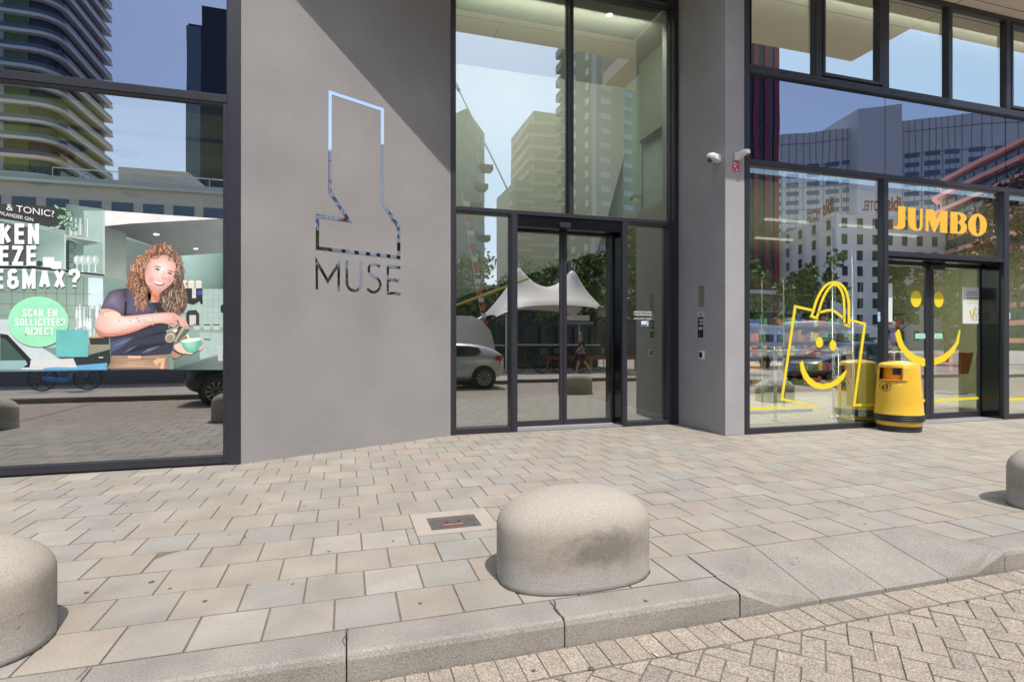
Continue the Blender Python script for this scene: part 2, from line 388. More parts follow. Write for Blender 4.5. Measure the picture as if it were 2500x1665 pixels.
# sills of debris along the kerb foot
b = MB(); rg = random.Random(3)
for _ in range(420):
    u = rg.uniform(-1,5.5); 
    if 2.3 < u < 4.1 and rg.random() < .6: continue
    v = VK0-abs(rg.gauss(0,.012))-.002; s_ = rg.uniform(.002,.006); z = ZR+.003
    b.add([(u,v,z),(u+s_,v+rg.uniform(-s_,s_),z),(u+rg.uniform(0,s_),v+s_,z+s_*.8)], [(0,1,2)], c=rg.choice([(.12,.09,.06),(.25,.12,.07),(.08,.07,.06)]))
tag(b.build('leaf_litter', mat('litter', (1,1,1), .9, attr=True)), 'crumbs of dry leaves and dirt gathered along the foot of the kerb', 'leaf litter', kind='stuff')
# ---------------------------------------------------------------- bollards
def bollard_mat(name, stain):
    m = bpy.data.materials.new(name); m.use_nodes = True; k = N(m); bs = k.n['Principled BSDF']; bs.inputs['Roughness'].default_value = .88
    tc = k.new('TexCoord'); sx = k.new('SeparateXYZ'); k.link(tc.outputs['Object'], sx.inputs[0])
    n1 = k.new('TexNoise'); n1.inputs['Scale'].default_value = 5; n1.inputs['Detail'].default_value = 8; n1.inputs['Roughness'].default_value = .65; k.link(tc.outputs['Object'], n1.inputs['Vector'])
    n2 = k.new('TexNoise'); n2.inputs['Scale'].default_value = 120; n2.inputs['Detail'].default_value = 2; k.link(tc.outputs['Object'], n2.inputs['Vector'])
    a = k.new('Math', operation='MULTIPLY_ADD'); a.inputs[1].default_value = .34; k.link(n1.outputs['Fac'], a.inputs[0]); k.link(sx.outputs['Z'], a.inputs[2])
    cr = k.new('ValToRGB'); e = cr.color_ramp.elements
    e[0].position = .17; e[0].color = (.385,.37,.335,1); e[1].position = .62; e[1].color = (.385,.345,.285,1)
    for ps, c in ((.27,(.375,.35,.305)),(.36,(.325,.285,.235)),(.46,(.38,.34,.28))):
        q = e.new(ps); q.color = (*c, 1)
    k.link(a.outputs[0], cr.inputs[0]); cur = cr.outputs[0]
    if stain:
        mp = k.new('Mapping'); mp.inputs['Location'].default_value = tuple(-x/y for x, y in zip(stain[0], stain[1])); mp.inputs['Scale'].default_value = tuple(1/y for y in stain[1])
        k.link(tc.outputs['Object'], mp.inputs[0]); ln = k.new('VectorMath', operation='LENGTH'); k.link(mp.outputs[0], ln.inputs[0])
        ad = k.new('Math', operation='MULTIPLY_ADD'); n3 = k.new('TexNoise'); n3.inputs['Scale'].default_value = 13; n3.inputs['Detail'].default_value = 10; n3.inputs['Roughness'].default_value = .75; k.link(tc.outputs['Object'], n3.inputs['Vector']); ad.inputs[1].default_value = 2.2; k.link(n3.outputs['Fac'], ad.inputs[0]); k.link(ln.outputs['Value'], ad.inputs[2])
        mr = k.new('MapRange'); mr.inputs['From Min'].default_value = 1.55; mr.inputs['From Max'].default_value = 2.25; mr.inputs['To Min'].default_value = .66; mr.inputs['To Max'].default_value = 0
        k.link(ad.outputs[0], mr.inputs['Value']); mx = k.new('MixRGB'); k.link(mr.outputs[0], mx.inputs[0]); k.link(cur, mx.inputs[1]); mx.inputs[2].default_value = (.135,.125,.11,1); cur = mx.outputs[0]
    mr2 = k.new('MapRange'); mr2.inputs['From Min'].default_value = .3; mr2.inputs['From Max'].default_value = .7; mr2.inputs['To Min'].default_value = .86; mr2.inputs['To Max'].default_value = 1.14; k.link(n2.outputs['Fac'], mr2.inputs[0])
    sc = k.new('VectorMath', operation='SCALE'); k.link(cur, sc.inputs[0]); k.link(mr2.outputs[0], sc.inputs['Scale']); k.link(sc.outputs[0], bs.inputs['Base Color'])
    bp = k.new('Bump'); bp.inputs['Strength'].default_value = .45; bp.inputs['Distance'].default_value = .004; k.link(n2.outputs['Fac'], bp.inputs['Height']); k.link(bp.outputs[0], bs.inputs['Normal'])
    return m
def bollard(x, y, label, m, hl=.47, hd=.29):
    b = MB(); NA = 96; prof = []
    for t in [0,.005,.03,.1,.2,.27,.30]: prof.append((1 if t > .001 else .985, t))
    for k in range(1, 21):
        a = k/20*math.pi/2; prof.append((math.cos(a)**.88, .305+.212*math.sin(a)**.95))
    vs = []
    for s_, z in prof:
        for k in range(NA):
            t = 2*math.pi*k/NA; e = 2.45
            r = (abs(math.cos(t))**e + abs(math.sin(t))**e)**(-1/e)
            s2 = s_ if z <= .3 else s_
            vs.append((r*math.cos(t)*hl*s2, r*math.sin(t)*hd*s2, z))
    fs = [(i*NA+k,i*NA+(k+1)%NA,(i+1)*NA+(k+1)%NA,(i+1)*NA+k) for i in range(len(prof)-1) for k in range(NA)]
    b.add(vs, fs, smooth=True); o = b.build('bollard', m); o.location = (x, y, 0)
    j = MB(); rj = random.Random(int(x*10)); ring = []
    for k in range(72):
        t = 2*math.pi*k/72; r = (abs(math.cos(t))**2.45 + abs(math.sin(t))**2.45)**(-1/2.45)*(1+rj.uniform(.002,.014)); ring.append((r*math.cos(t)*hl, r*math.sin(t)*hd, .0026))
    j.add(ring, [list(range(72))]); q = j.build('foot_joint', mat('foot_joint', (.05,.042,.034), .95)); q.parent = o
    for _ in range(9):
        t = rj.uniform(math.pi*.95, math.pi*2.1); z = rj.choice([rj.uniform(.01,.04), rj.uniform(.08,.34)]); r = (abs(math.cos(t))**2.45 + abs(math.sin(t))**2.45)**(-1/2.45)*1.0022; w_ = rj.uniform(.012,.035); pts = []
        for k in range(4):
            tt = t+w_*(k/3-.5)*3; r2 = (abs(math.cos(tt))**2.45 + abs(math.sin(tt))**2.45)**(-1/2.45)*1.002
            pts.append((r2*math.cos(tt)*hl, r2*math.sin(tt)*hd, z+rj.uniform(-.004,.004)+w_*.25*(k/3)))
        up_ = [(a, b_, c+rj.uniform(.002,.006)*(1 if 0 < i < 3 else .1)) for i, (a, b_, c) in enumerate(pts)]
        q = MB().add(pts+up_, [(0,1,5,4),(1,2,6,5),(2,3,7,6)]).build('chip_mark', mat('chip_dark', (.14,.125,.105), .95)); q.parent = o
    return tag(o, label, 'bollard', 'squat concrete bollards along the kerb')
BM = bollard_mat('stained_concrete', ((.09,-.30,.235),(.30,.25,.10))); BM2 = bollard_mat('weathered_concrete', None)
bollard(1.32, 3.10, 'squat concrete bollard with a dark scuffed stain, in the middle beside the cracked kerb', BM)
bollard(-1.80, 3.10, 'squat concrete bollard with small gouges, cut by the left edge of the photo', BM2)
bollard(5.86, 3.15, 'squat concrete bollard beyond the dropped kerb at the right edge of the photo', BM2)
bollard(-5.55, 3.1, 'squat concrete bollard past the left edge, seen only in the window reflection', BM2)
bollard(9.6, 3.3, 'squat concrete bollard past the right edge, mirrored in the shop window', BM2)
# ---------------------------------------------------------------- the building
VF, VG = 6.9, 6.95; VD, VDG = 8.1, 8.21; UT = 7.2
bld = thing('apartment_building', 'dark grey rendered building with tall black framed glass bays under a beige overhang', 'building', (2, 9, 0))
b = MB(); n = Vector((-MWN.x, -MWN.y, 0))*.3
b.slab([MW0, MW1, MW1+Vector((0,0,UT)), MW0+Vector((0,0,UT))], n, 0)
b.build('slanted_wall', M_STUCCO, bld)
b = MB(); b.box((5.36,6.9,0), (5.70,8.6,UT)); bevel(b.build('pillar', M_STUCCO2, bld), .006, 2)
b = MB(); ed = [(-14,6.2),(5.6,6.2),(5.6,4.95),(10.05,4.95),(10.05,6.2),(26,6.2),(26,14),(-14,14)]
b.prism(ed, UT, UT+.28); b.build('soffit', M_SOFFIT, bld)
b = MB()
for x in (5.6, 10.05): b.box((x-.006,6.2,UT-.003), (x+.006,6.9,UT-.001))
b.box((-14,6.72,UT-.003),(26,6.732,UT-.001)); b.box((1.6,6.9,UT-.003),(5.3,8.0,UT-.0025))
for x in (-3,-.2,2.7,13,16): b.box((x-.005,6.2,UT-.003), (x+.005,6.72,UT-.001))
b.box((5.6,6.194,UT-.003),(10.05,6.206,UT-.001)); b.build('soffit_seam', M_SEAM, bld)
b = MB(); b.prism([(x, y+.02) for x, y in ed], UT+.28, 30); b.build('upper_storeys', M_UPPER, bld)
for x0, x1 in ((-14,-9),(16,26)): MB().box((x0,6.98,0), (x1,8,UT)).build('end_wall', M_STUCCO2, bld)
# frame and pane helper. xs = list of (u0,u1) bars ; every window is one part with its pane as a sub-part
def bars(mb, u0, u1, z0, z1, v, d, l, r, bt, tp):
    if l: mb.box((u0,v,z0),(u0+l,v+d,z1))
    if r: mb.box((u1-r,v,z0),(u1,v+d,z1))
    if bt: mb.box((u0+l,v+.002,z0),(u1-r,v+d,z0+bt))
    if tp: mb.box((u0+l,v+.002,z1-tp),(u1-r,v+d,z1))
def window(u0, u1, z0, z1, v=VF, d=.10, l=.04, r=.04, bt=.04, tp=.04, gv=None, gm=None, name='window', par=None, label=None):
    mb = MB(); bars(mb, u0, u1, z0, z1, v, d, l, r, bt, tp)
    o = mb.build(name, M_FRAME, par or bld); bevel(o, .003, 1)
    if label: o['label'] = label
    gv = gv or v+.05; p = MB(); p.box((u0+l*.6,gv,z0+bt*.6), (u1-r*.6,gv+.006,z1-tp*.6))
    # one surface only: a pane as a thin sheet
    p = MB(); p.add([(u0+l*.6,gv,z0+bt*.6),(u1-r*.6,gv,z0+bt*.6),(u1-r*.6,gv,z1-tp*.6),(u0+l*.6,gv,z1-tp*.6)], [(0,1,2,3)])
    q = p.build('pane', gm or M_GLASS); q.parent = o; q.matrix_parent_inverse = Matrix(); return o
def bar(u0, u1, z0, z1, v0, v1, name='mullion', m=None):
    o = MB().box((u0,v0,z0),(u1,v1,z1)).build(name, m or M_FRAME, bld); return bevel(o, .004, 1)
# left shop front
bar(-1.29,-1.152,0,UT,6.885,7.1); bar(-5.1,-5.0,0,UT,6.885,7.1); bar(-9.1,-9.0,0,UT,6.885,7.1)
for a, c in ((-5.0,-1.29),(-9.0,-5.1)):
    window(a, c, .02, 4.085, l=.03, r=.045, bt=.085, tp=.02, label='large shop window with a poster stuck on it' if a == -5.0 else None)
    bar(a, c, 4.085, 4.17, 6.892, 7.05, 'transom')
    window(a, c, 4.17, UT, l=.01, r=.01, bt=.01, tp=.06, gm=M_SPAN, name='spandrel')
    bar(a, c, 0, .02, 6.93, 7.05, 'base_gap', M_BLACK)
# entrance bay
e = lambda px: U(px, VD)
bar(1.482, e(1113), 0, UT, VD-.01, VD+.22); 
ep = [e(1249.5), e(1263.7), e(1520), e(1531), 5.27]
zt0, zt1 = 3.348, 3.41
bar(e(1113), 5.27, zt0, zt1, VD+.002, VD+.2, 'transom')
bar(e(1391), e(1401), zt1, 7.05, VD, VD+.2)
bar(5.27, 5.355, 0, UT, VD-.012, VD+.22)
bar(e(1113), 5.27, 7.05, 7.19, VD+.003, VD+.2, 'head_rail')
for a, c in ((e(1113), e(1391)), (e(1401), 5.27)):
    window(a, c, zt1, 7.05, v=VD+.09, d=.03, l=.012, r=.012, bt=.012, tp=.012, gv=VDG, gm=M_GLASSD)
bar(ep[0], ep[1], 0, zt0, VD, VD+.2); bar(ep[2], ep[3], 0, zt0, VD, VD+.2)
window(e(1113), ep[0], .0, zt0, v=VD+.01, d=.14, l=.01, r=.01, bt=.09, tp=.02, gv=VDG, name='sidelight')
window(ep[3], 5.27, .0, zt0, v=VD+.01, d=.14, l=.01, r=.10, bt=.07, tp=.03, gv=VDG, name='sidelight')
bar(ep[1], ep[2], 3.17, zt0, VD+.02, VD+.45, 'door_head', M_BPANEL)
bar(ep[2]-.02, ep[2], 0.0, 3.17, VD+.02, VD+.42, 'door_reveal', M_BPANEL)
bar(ep[1], ep[2], 0, .028, VD+.01, VD+.45, 'threshold', mat('grey_sill', (.23,.23,.24), .6, grain=.08))
VL = VD+.28; eg = lambda px: U(px, VL)
bar(U(1365,VD),U(1392,VD),3.185,3.26,VD-.04,VD+.05,'door_sensor')
def leaf(u0, u1, z0, z1, v, gv, l, r, bt, tp, name='sliding_door'):
    return window(u0, u1, z0, z1, v=v, d=.05, l=l, r=r, bt=bt, tp=tp, gv=gv, name=name)
mid = eg(1375.5)
leaf(ep[1]-.02, mid-.003, .03, 3.17, VL, VL+.02, .03, .06, .09, .03)
leaf(mid+.003, ep[2]-.02, .03, 3.17, VL, VL+.02, .06, .03, .09, .03)
# shop front on the right
s = lambda px: U(px, VF)
bar(5.702, s(1829.5), 0, UT, 6.888, 7.05)
sm = [s(2157), s(2168), s(2449.5), s(2462)]
bar(sm[0], sm[1], 0, 4.05, 6.89, 7.05); bar(sm[2], sm[3], 0, 4.05, 6.885, 7.05)
UR = 15.9
bar(s(1829.5), UR, 4.05, 4.13, 6.892, 7.05, 'transom')
window(s(1829.5), sm[0], .0, 4.05, l=.012, r=.012, bt=.085, tp=.012, gm=M_GLASSS, label='shop window with a yellow line drawing of a bag on it')
window(sm[1], sm[2], 2.87, 4.05, l=.012, r=.012, bt=.012, tp=.012, gm=M_GLASSS, name='fascia_window')
bar(sm[1], sm[2], 2.80, 2.87, 6.89, 7.05, 'door_transom')
window(sm[3], UR, .0, 4.05, l=.012, r=.012, bt=.085, tp=.012, gm=M_GLASSS, name='window')
sp = [s(1829.5), s(2165), s(2460), s(2800), UR]
for a, c in zip(sp, sp[1:]):
    p = MB(); p.box((a+.006,6.93,4.13),(c-.006,6.95,5.42)); p.build('spandrel', M_SPAN, bld)
bar(sp[0], UR, 4.13, 5.42, 6.952, 7.0, 'spandrel_backing', M_BLACK)
bar(s(1829.5), UR, 5.42, 5.46, 6.87, 7.05, 'sill')
bar(s(1829.5), UR, 5.46, 5.545, 6.895, 7.05, 'sill_rail')
wm = [(s(1820), s(1834)), (s(1991), s(2007)), (s(2153), s(2170)), (s(2315), s(2325)), (s(2457), s(2467)), (s(2600), s(2610)), (s(2740),s(2750)), (UR-.05, UR)]
for a, c in wm[1:]: bar(a, c, 5.545, 7.12, 6.893, 7.05)
bar(s(1829.5), UR, 7.12, UT-.005, 6.892, 7.05, 'head_rail')
for i, (a, c) in enumerate(zip(wm, wm[1:])):
    if i in (1, 4): window(a[1]+.012, c[0]-.012, 5.57, 7.10, v=6.885, d=.12, l=.05, r=.05, bt=.05, tp=.05, gm=M_GLASSU, gv=6.95, name='opening_window')
    else: window(a[1], c[0], 5.545, 7.12, l=.012, r=.012, bt=.012, tp=.012, gm=M_GLASSU)
# drainage slots in the sill rail
px = 1845
slots = MB()
for sx, sy in ((429,488),(632,524),(830,560),(922,577),(1130,614),(1328,651),(1411,665),(1603,700),(1790,734),(1868,748),(2040,776),(2206,805),(2278,819)):
    p = P(1700+sx/2.944, sy/2.944, 6.895); MB().box((p.x-.035,6.892,p.z-.006),(p.x+.035,6.896,p.z+.006)).build('drain_slot', M_BLACK, bld)
# shop door recess
VS = 7.25; q = lambda px: U(px, VS)
bar(sm[2]-.02, sm[2], 0, 2.8, 6.95, VS+.05, 'door_reveal', M_BPANEL); bar(sm[1], sm[1]+.02, 0, 2.8, 6.95, VS+.05, 'door_reveal', M_BPANEL)
bar(sm[1], sm[2], 2.76, 2.8, 6.95, VS+.08, 'door_head', M_BPANEL)
bar(sm[1], sm[2], 0, .012, 6.91, VS+.1, 'threshold', mat('grey_sill', (.2,.2,.2)))
smid = q(2270.5)
leaf(sm[1]-.25, smid-.004, .013, 2.76, VS, VS+.02, .02, .09, .10, .04); leaf(smid+.004, sm[2]-.02, .013, 2.76, VS, VS+.02, .09, .03, .10, .04)
bar(q(2265), q(2300), 2.66, 2.74, VS-.06, VS, 'door_sensor')
# ---------------------------------------------------------------- interiors
def room(u0, u1, v0, v1, z0, z1, mf, mw, mc, name):
    MB().box((u0,v0,z0-.02),(u1,v1,z0)).build(name+'_floor', mf, bld)
    MB().box((u0,v1,z0),(u1,v1+.1,z1)).build(name+'_back_wall', mw, bld)
    MB().box((u0-.06,v0,z0),(u0,v1,z1)).build(name+'_side_wall', mw, bld)
    MB().box((u1,v0,z0),(u1+.06,v1,z1)).build(name+'_side_wall', mw, bld)
    MB().box((u0,v0,z1),(u1,v1,z1+.1)).build(name+'_ceiling', mc, bld)
MF1 = mat('hall_floor', (.62,.62,.58), .35, var=.05); MW1_ = mat('hall_wall', (.34,.44,.36), .7, var=.04); MC1 = mat('hall_ceiling', (.45,.44,.38), .8)
room(1.5, 5.9, 8.33, 15, .03, 7.0, MF1, MW1_, MC1, 'hall')
MLOFT = mat('pale_stair_soffit', (.55,.52,.45), .8)
b = MB(); v = 11.0
b.slab([P(1060,-220,v), P(1690,-220,v), P(1617,39,v), P(1484,527,v), P(1457,614,v), P(1264,678,v), P(1090,735,v)][::-1], (0,.5,0)); b.build('stair_soffit', MLOFT, bld)
b = MB(); 
for i in range(1,7): b.box((5.88,8.4+i*.9,.03),(5.9,8.41+i*.9,7))
b.box((5.88,8.4,2.9),(5.9,14,2.91)); b.build('panel_joint', M_SEAM, bld)
MF2 = mat('shop_floor', (.60,.58,.48), .3, var=.05); MW2 = mat('shop_wall', (.26,.25,.15), .7, var=.06); MC2 = mat('shop_ceiling', (.35,.34,.24), .8)
room(5.76, 15.8, 7.34, 15, .02, 3.98, MF2, MW2, MC2, 'shop')
MB().box((5.76,7.06,.0),(sm[1]-.02,7.34,.02)).build('shop_floor_edge', MF2, bld)
room(5.76, 15.8, 7.06, 10, 5.45, 7.15, mat('office_floor',(.25,.25,.22)), mat('office_wall',(.22,.24,.18)), MC1, 'office')
MC3 = mat('cafe_ceiling', (.36,.34,.12), .8, var=.25, scale=1.2)
room(-9, -1.2, 7.08, 12, .03, 4.0, mat('cafe_floor', (.25,.25,.24), .5), mat('cafe_wall', (.10,.13,.11)), MC3, 'cafe')
for lx, ly in ((4.33,8.6),):
    MB().lathe([(.0,0),(.05,0)], (lx, ly, 6.995), 16).build('downlight', mat('lit_lamp', (1,.95,.85), emit=4), bld)
# cafe ceiling beam, round ceiling fittings, ledge
b = MB(); b.box((-9,8.0,3.35),(-1.25,8.12,3.50)); 
for i in range(60): b.box((-8.8+i*.13,7.995,3.43),(-8.785+i*.13,7.999,3.445), 1)
o = b.build('perforated_beam', [mat('mint_beam', (.42,.62,.54), .6), M_BLACK], bld)
b = MB(); b.box((-9,8.6,3.8),(-3.5,8.8,3.98)); b.build('orange_duct', mat('orange_duct', (.65,.33,.05), .7), bld)
fit = None
for fx, fy in ((-4.35,8.6),(-3.5,8.7),(-2.9,8.8),(-4.9,9.0),(-3.2,10.2),(-2.6,10.3),(-4.1,10.2),(-4.8,10.8),(-2.2,10.0),(-3.6,11.2),(-2.4,11.4),(-1.7,11.2),(-5.6,9.6)):
    MB().lathe([(.0,0),(.03,-.03),(.06,0)], (fx,fy,3.95), 20).lathe([(.10,0),(.13,-.02),(.16,0)], (fx,fy,3.97), 24).tube([(fx-.13,fy,3.96),(fx+.13,fy,3.96)],.008).tube([(fx,fy-.13,3.96),(fx,fy+.13,3.96)],.008).build('ceiling_fitting', M_BLACK, bld)
b = MB(); b.box((-9,7.1,.03),(-1.34,7.22,.115)); b.build('window_ledge', mat('grey_ledge', (.36,.40,.38), .6), bld)
tb = thing('cafe_bench', 'pale green block bench with a cream top just inside the left shop window', 'bench', (-4.6,8.4,.03))
MB().box((-6.5,8.0,.03),(-3.55,8.7,.62)).build('bench_body', mat('mint_panel', (.26,.36,.30), .6), tb); MB().box((-6.55,7.95,.62),(-3.2,8.75,.68)).build('bench_top', mat('cream_top', (.70,.68,.48), .5), tb)
MB().box((-3.5,8.0,.03),(-3.0,8.6,.6)).build('end_panel', mat('grey_panel', (.36,.36,.35)), tb)
# ---------------------------------------------------------------- shop fittings
rl = thing('handrail', 'stainless steel handrail on round feet just inside the shop window', 'handrail', (7, 7.82, .02))
MB().tube([(5.8,7.82,1.22),(8.5,7.82,1.22)], .022, 12).build('top_rail', M_CHROME, rl)
MB().tube([(5.8,7.82,.64),(8.5,7.82,.64)], .018, 12).build('middle_rail', M_CHROME, rl)
MB().tube([(5.8,7.70,.20),(7.75,7.70,.20)], .035, 12).build('bumper_rail', mat('pale_rail', (.6,.66,.64), .4), rl)
for x, h in ((U(1893,7.82),1.28),(U(2035,7.82),3.4),(U(2052,8.1),3.1),(8.5,1.25)):
    MB().lathe([(.0,0),(.075,0),(.075,.012),(.04,.03),(.026,.05),(.026,h),(0,h)], (x, 7.82, .021), 20).build('post', M_CHROME, rl)
sc = thing('glass_screen', 'clear glass screen with thin bright edges behind the handrail in the shop', 'screen', (7, 8.4, .02))
for x in (U(1862,8.6),U(1915,8.6),U(2148,8.2)): MB().box((x-.012,8.6,.02),(x+.012,8.62,2.6)).build('upright', mat('satin_upright', (.7,.72,.70), .3, .6), sc)
MB().box((U(1862,8.6),8.6,2.28),(U(2148,8.6),8.615,2.30)).box((U(1862,8.6),8.6,1.95),(U(2148,8.6),8.615,1.965)).build('cross_rail', mat('satin_upright', (.7,.7,.7)), sc)
ct = thing('service_counter', 'pale service counter with a raised glass screen just inside the shop door', 'counter', (11.2, 8.6, .02))
MB().box((10.3,8.5,.02),(11.75,9.3,1.12)).build('counter_body', mat('counter_beige', (.42,.38,.28), .5), ct); MB().box((10.25,8.45,1.12),(11.8,9.35,1.17)).build('counter_top', M_WHITE, ct)
MB().box((10.5,8.49,.75),(11.2,8.5,1.05)).build('white_panel', M_WHITE, ct)
bk = thing('basket_stack', 'stack of orange shopping baskets on a trolley inside the shop door', 'baskets', (11.9, 8.5, .02))
b = MB(); b.add([(11.85,8.2,.72),(12.3,8.2,.72),(12.3,8.5,.72),(11.85,8.5,.72),(11.78,8.15,1.16),(12.37,8.15,1.16),(12.37,8.55,1.16),(11.78,8.55,1.16)], [(0,1,5,4),(1,2,6,5),(2,3,7,6),(3,0,4,7),(3,2,1,0)])
b.build('basket', mat('orange_plastic', (.90,.24,.03), .4), bk); MB().tube([(11.78,8.2,1.0),(11.7,8.15,.9),(11.75,8.15,.8)], .012).build('handle', M_WHITE, bk)
MB().tube([(12.4,8.1,.02),(12.4,8.1,1.3)], .02).tube([(12.5,8.1,.02),(12.5,8.1,1.3)], .02).box((11.8,8.2,.3),(12.3,8.5,.33)).build('trolley', M_CHROME, bk)
rng = random.Random(12)
MSH = mat('dark_shelf', (.03,.03,.03), .5); MGD = mat('packets', (1,1,1), .5, attr=True)
for x0 in (6.2, 8.6, 11.0, 13.4):
    sh = thing('shop_shelf', {6.2:'dark supermarket shelf with packets nearest the grey pillar',8.6:'dark supermarket shelf with packets behind the drawn bag',11.0:'dark supermarket shelf with packets behind the shop door',13.4:'dark supermarket shelf with packets furthest along the shop'}[x0], 'shelf', (x0+1, 12.5, .02), 'supermarket shelves in the depth of the shop')
    b = MB()
    for z in (.1,.55,.95,1.35,1.75,2.15): b.box((x0,12.0,z),(x0+2.1,12.5,z+.04))
    b.box((x0,12.5,.02),(x0+2.1,12.56,2.5)); b.build('rack', MSH, sh)
    b = MB()
    for z in (.14,.59,.99,1.39,1.79):
        x = x0+.03
        while x < x0+2.0:
            ww = rng.uniform(.08,.2); hh = rng.uniform(.16,.32); c = rng.choice([(.5,.1,.05),(.6,.5,.1),(.1,.25,.12),(.5,.5,.5),(.08,.12,.3),(.55,.25,.05),(.2,.12,.07)])
            b.box((x,12.05,z),(x+ww-.01,12.4,z+hh), c=c); x += ww
    o = b.build('goods', MGD, sh); o['kind'] = 'stuff'
for i, (x, y) in enumerate(((6.6,9.5),(8.4,9.5),(10.4,9.5),(7.5,11.3),(9.7,11.3),(12.2,10))):
    MB().box((x,y,3.93),(x+1.1,y+.08,3.97)).build('ceiling_lamp', mat('lit_strip', (1,1,.93), emit=.45), bld)
# ceiling lamps of the lit shop, then added fill lights
def lamp(x, y, z, e, sx=1.0, col=(1,.96,.86)):
    l = bpy.data.lights.new('ceiling_light', 'AREA'); l.shape = 'RECTANGLE'; l.size = sx; l.size_y = sx*.6; l.energy = e; l.color = col
    o = bpy.data.objects.new('ceiling_light', l); COL.objects.link(o); o.location = (x, y, z)
for x, y in ((7.2,9.8),(10.2,10.2),(13.2,10)): lamp(x, y, 3.92, 120, .9, (1,.97,.84))

def wash(loc, sx, sy, e, rot_, col=(1,.97,.88)):
    l = bpy.data.lights.new('fill_light', 'AREA'); l.shape = 'RECTANGLE'; l.size = sx; l.size_y = sy; l.energy = e; l.color = col
    o = bpy.data.objects.new('fill_light', l); COL.objects.link(o); o.location = loc; o.rotation_euler = rot_
wash((3.4,8.45,6.8), 3.4, .3, 62, (math.radians(60),0,0))       # added fill light that brightens the hall, unseen behind the head rail
wash((-4.9,8.35,.75), 2.9, .5, 30, (math.radians(180),0,0), (1,.95,.75))      # added up-light hidden behind the poster, brightens the cafe ceiling
wash((10.5,7.3,7.0), 9, .3, 60, (math.radians(70),0,0))  # added fill light, unseen, lifts the office behind the upper windows
# ---------------------------------------------------------------- text helper
def textflat(body, bold=0.0):
    cu = bpy.data.curves.new('t', 'FONT'); cu.body = body; cu.offset = bold; cu.fill_mode = 'FRONT'
    o = bpy.data.objects.new('t', cu); COL.objects.link(o)
    dg = bpy.context.evaluated_depsgraph_get(); me = bpy.data.meshes.new_from_object(o.evaluated_get(dg))
    vs = [(v.co.x, v.co.y) for v in me.vertices]; fs = [list(p.vertices) for p in me.polygons]
    bpy.data.objects.remove(o); bpy.data.meshes.remove(me)
    return vs, fs
def text(mb, body, o, ud, up, wid, hgt, bold=0, m=0, c=None, nrm=None, th=0):
    vs, fs = textflat(body, bold); x0 = min(v[0] for v in vs); x1 = max(v[0] for v in vs); y0 = min(v[1] for v in vs); y1 = max(v[1] for v in vs)
    o, ud, up = Vector(o), Vector(ud), Vector(up)
    P_ = [o + ud*((x-x0)/(x1-x0)*wid) + up*((y-y0)/(y1-y0)*hgt) for x, y in vs]
    mb.add(P_, fs, m, c)
def ptext(mb, body, px0, py_bot, px1, py_top, v, bold=0, m=0, c=None, off=0, yr=None):
    # text in the box whose left edge runs from py_top to py_bot at px0 and whose right edge is px1, following the facade
    a = P(px0, py_bot, v-off); t = P(px0, py_top, v-off); r = P(px1, py_bot, v-off)
    text(mb, body, a, (1,0,0), (0,0,1), r.x-a.x, t.z-a.z, bold, m, c)
def stroke(pts, wdt, closed=False):
    n = len(pts); L, Rr = [], []
    for i in range(n):
        p = Vector(pts[i]).to_2d(); a = Vector(pts[i-1]).to_2d() if (i > 0 or closed) else None; c = Vector(pts[(i+1)%n]).to_2d() if (i < n-1 or closed) else None
        d1 = (p-a).normalized() if a is not None else (c-p).normalized(); d2 = (c-p).normalized() if c is not None else d1
        n1 = Vector((-d1.y,d1.x)); n2 = Vector((-d2.y,d2.x)); mt = (n1+n2)
        mt = mt.normalized() if mt.length > 1e-4 else n1; k = min(1/max(mt.dot(n1),.25), 3)
        L.append(p+mt*wdt/2*k); Rr.append(p-mt*wdt/2*k)
    return L, Rr
def draw_stroke(mb, pts, wdt, fn, closed=False, m=0, c=None):
    L, Rr = stroke(pts, wdt, closed); n = len(pts)
    vs = [fn(p.x, p.y) for p in L] + [fn(p.x, p.y) for p in Rr]
    mb.add(vs, [(i,(i+1)%n,(i+1)%n+n,i+n) for i in range(n if closed else n-1)], m, c)
def smooth(pts, it=2):
    for _ in range(it):
        o = [pts[0]]
        for a, b_ in zip(pts, pts[1:]): o += [(a[0]*.75+b_[0]*.25, a[1]*.75+b_[1]*.25), (a[0]*.25+b_[0]*.75, a[1]*.25+b_[1]*.75)]
        pts = o + [pts[-1]]
    return pts
def ell(cx, cy, rx, ry, n=28, rot_=0): return [(cx+math.cos(t)*rx*math.cos(rot_)-math.sin(t)*ry*math.sin(rot_), cy+math.cos(t)*rx*math.sin(rot_)+math.sin(t)*ry*math.cos(rot_)) for t in [2*math.pi*k/n for k in range(n)]]
# polished sign on the slanted wall
sg = thing('wall_sign', 'polished metal outline emblem above the word MUSE let into the slanted grey wall', 'sign', tuple(PM(880, 560)))
fm = lambda ox, oy, k: (lambda x, y: PM(ox+x/k, oy+y/k, .0035))
b = MB(); ic = [(297,72),(654,190),(654,828),(766,993),(766,1198),(210,1135),(210,915),(425,947),(295,750)]
draw_stroke(b, ic, 22, fm(700,200,2.8), True); b.build('emblem', M_MIRROR, sg)
f4 = fm(760,610,9.8125)
def letter(polyorstroke, wdt=None):
    b = MB()
    if wdt: draw_stroke(b, smooth(polyorstroke, 2), wdt, f4)
    else: b.poly([f4(x,y) for x,y in polyorstroke])
    b.build('letter', M_MIRROR, sg)
letter([(100,150),(395,680),(690,215),(685,980),(628,980),(628,430),(395,805),(160,390),(160,940),(108,940)])
letter([(852,245),(852,500),(852,760),(866,860),(930,945),(1030,975),(1125,945),(1180,870),(1195,760),(1195,500),(1195,278)], 58)
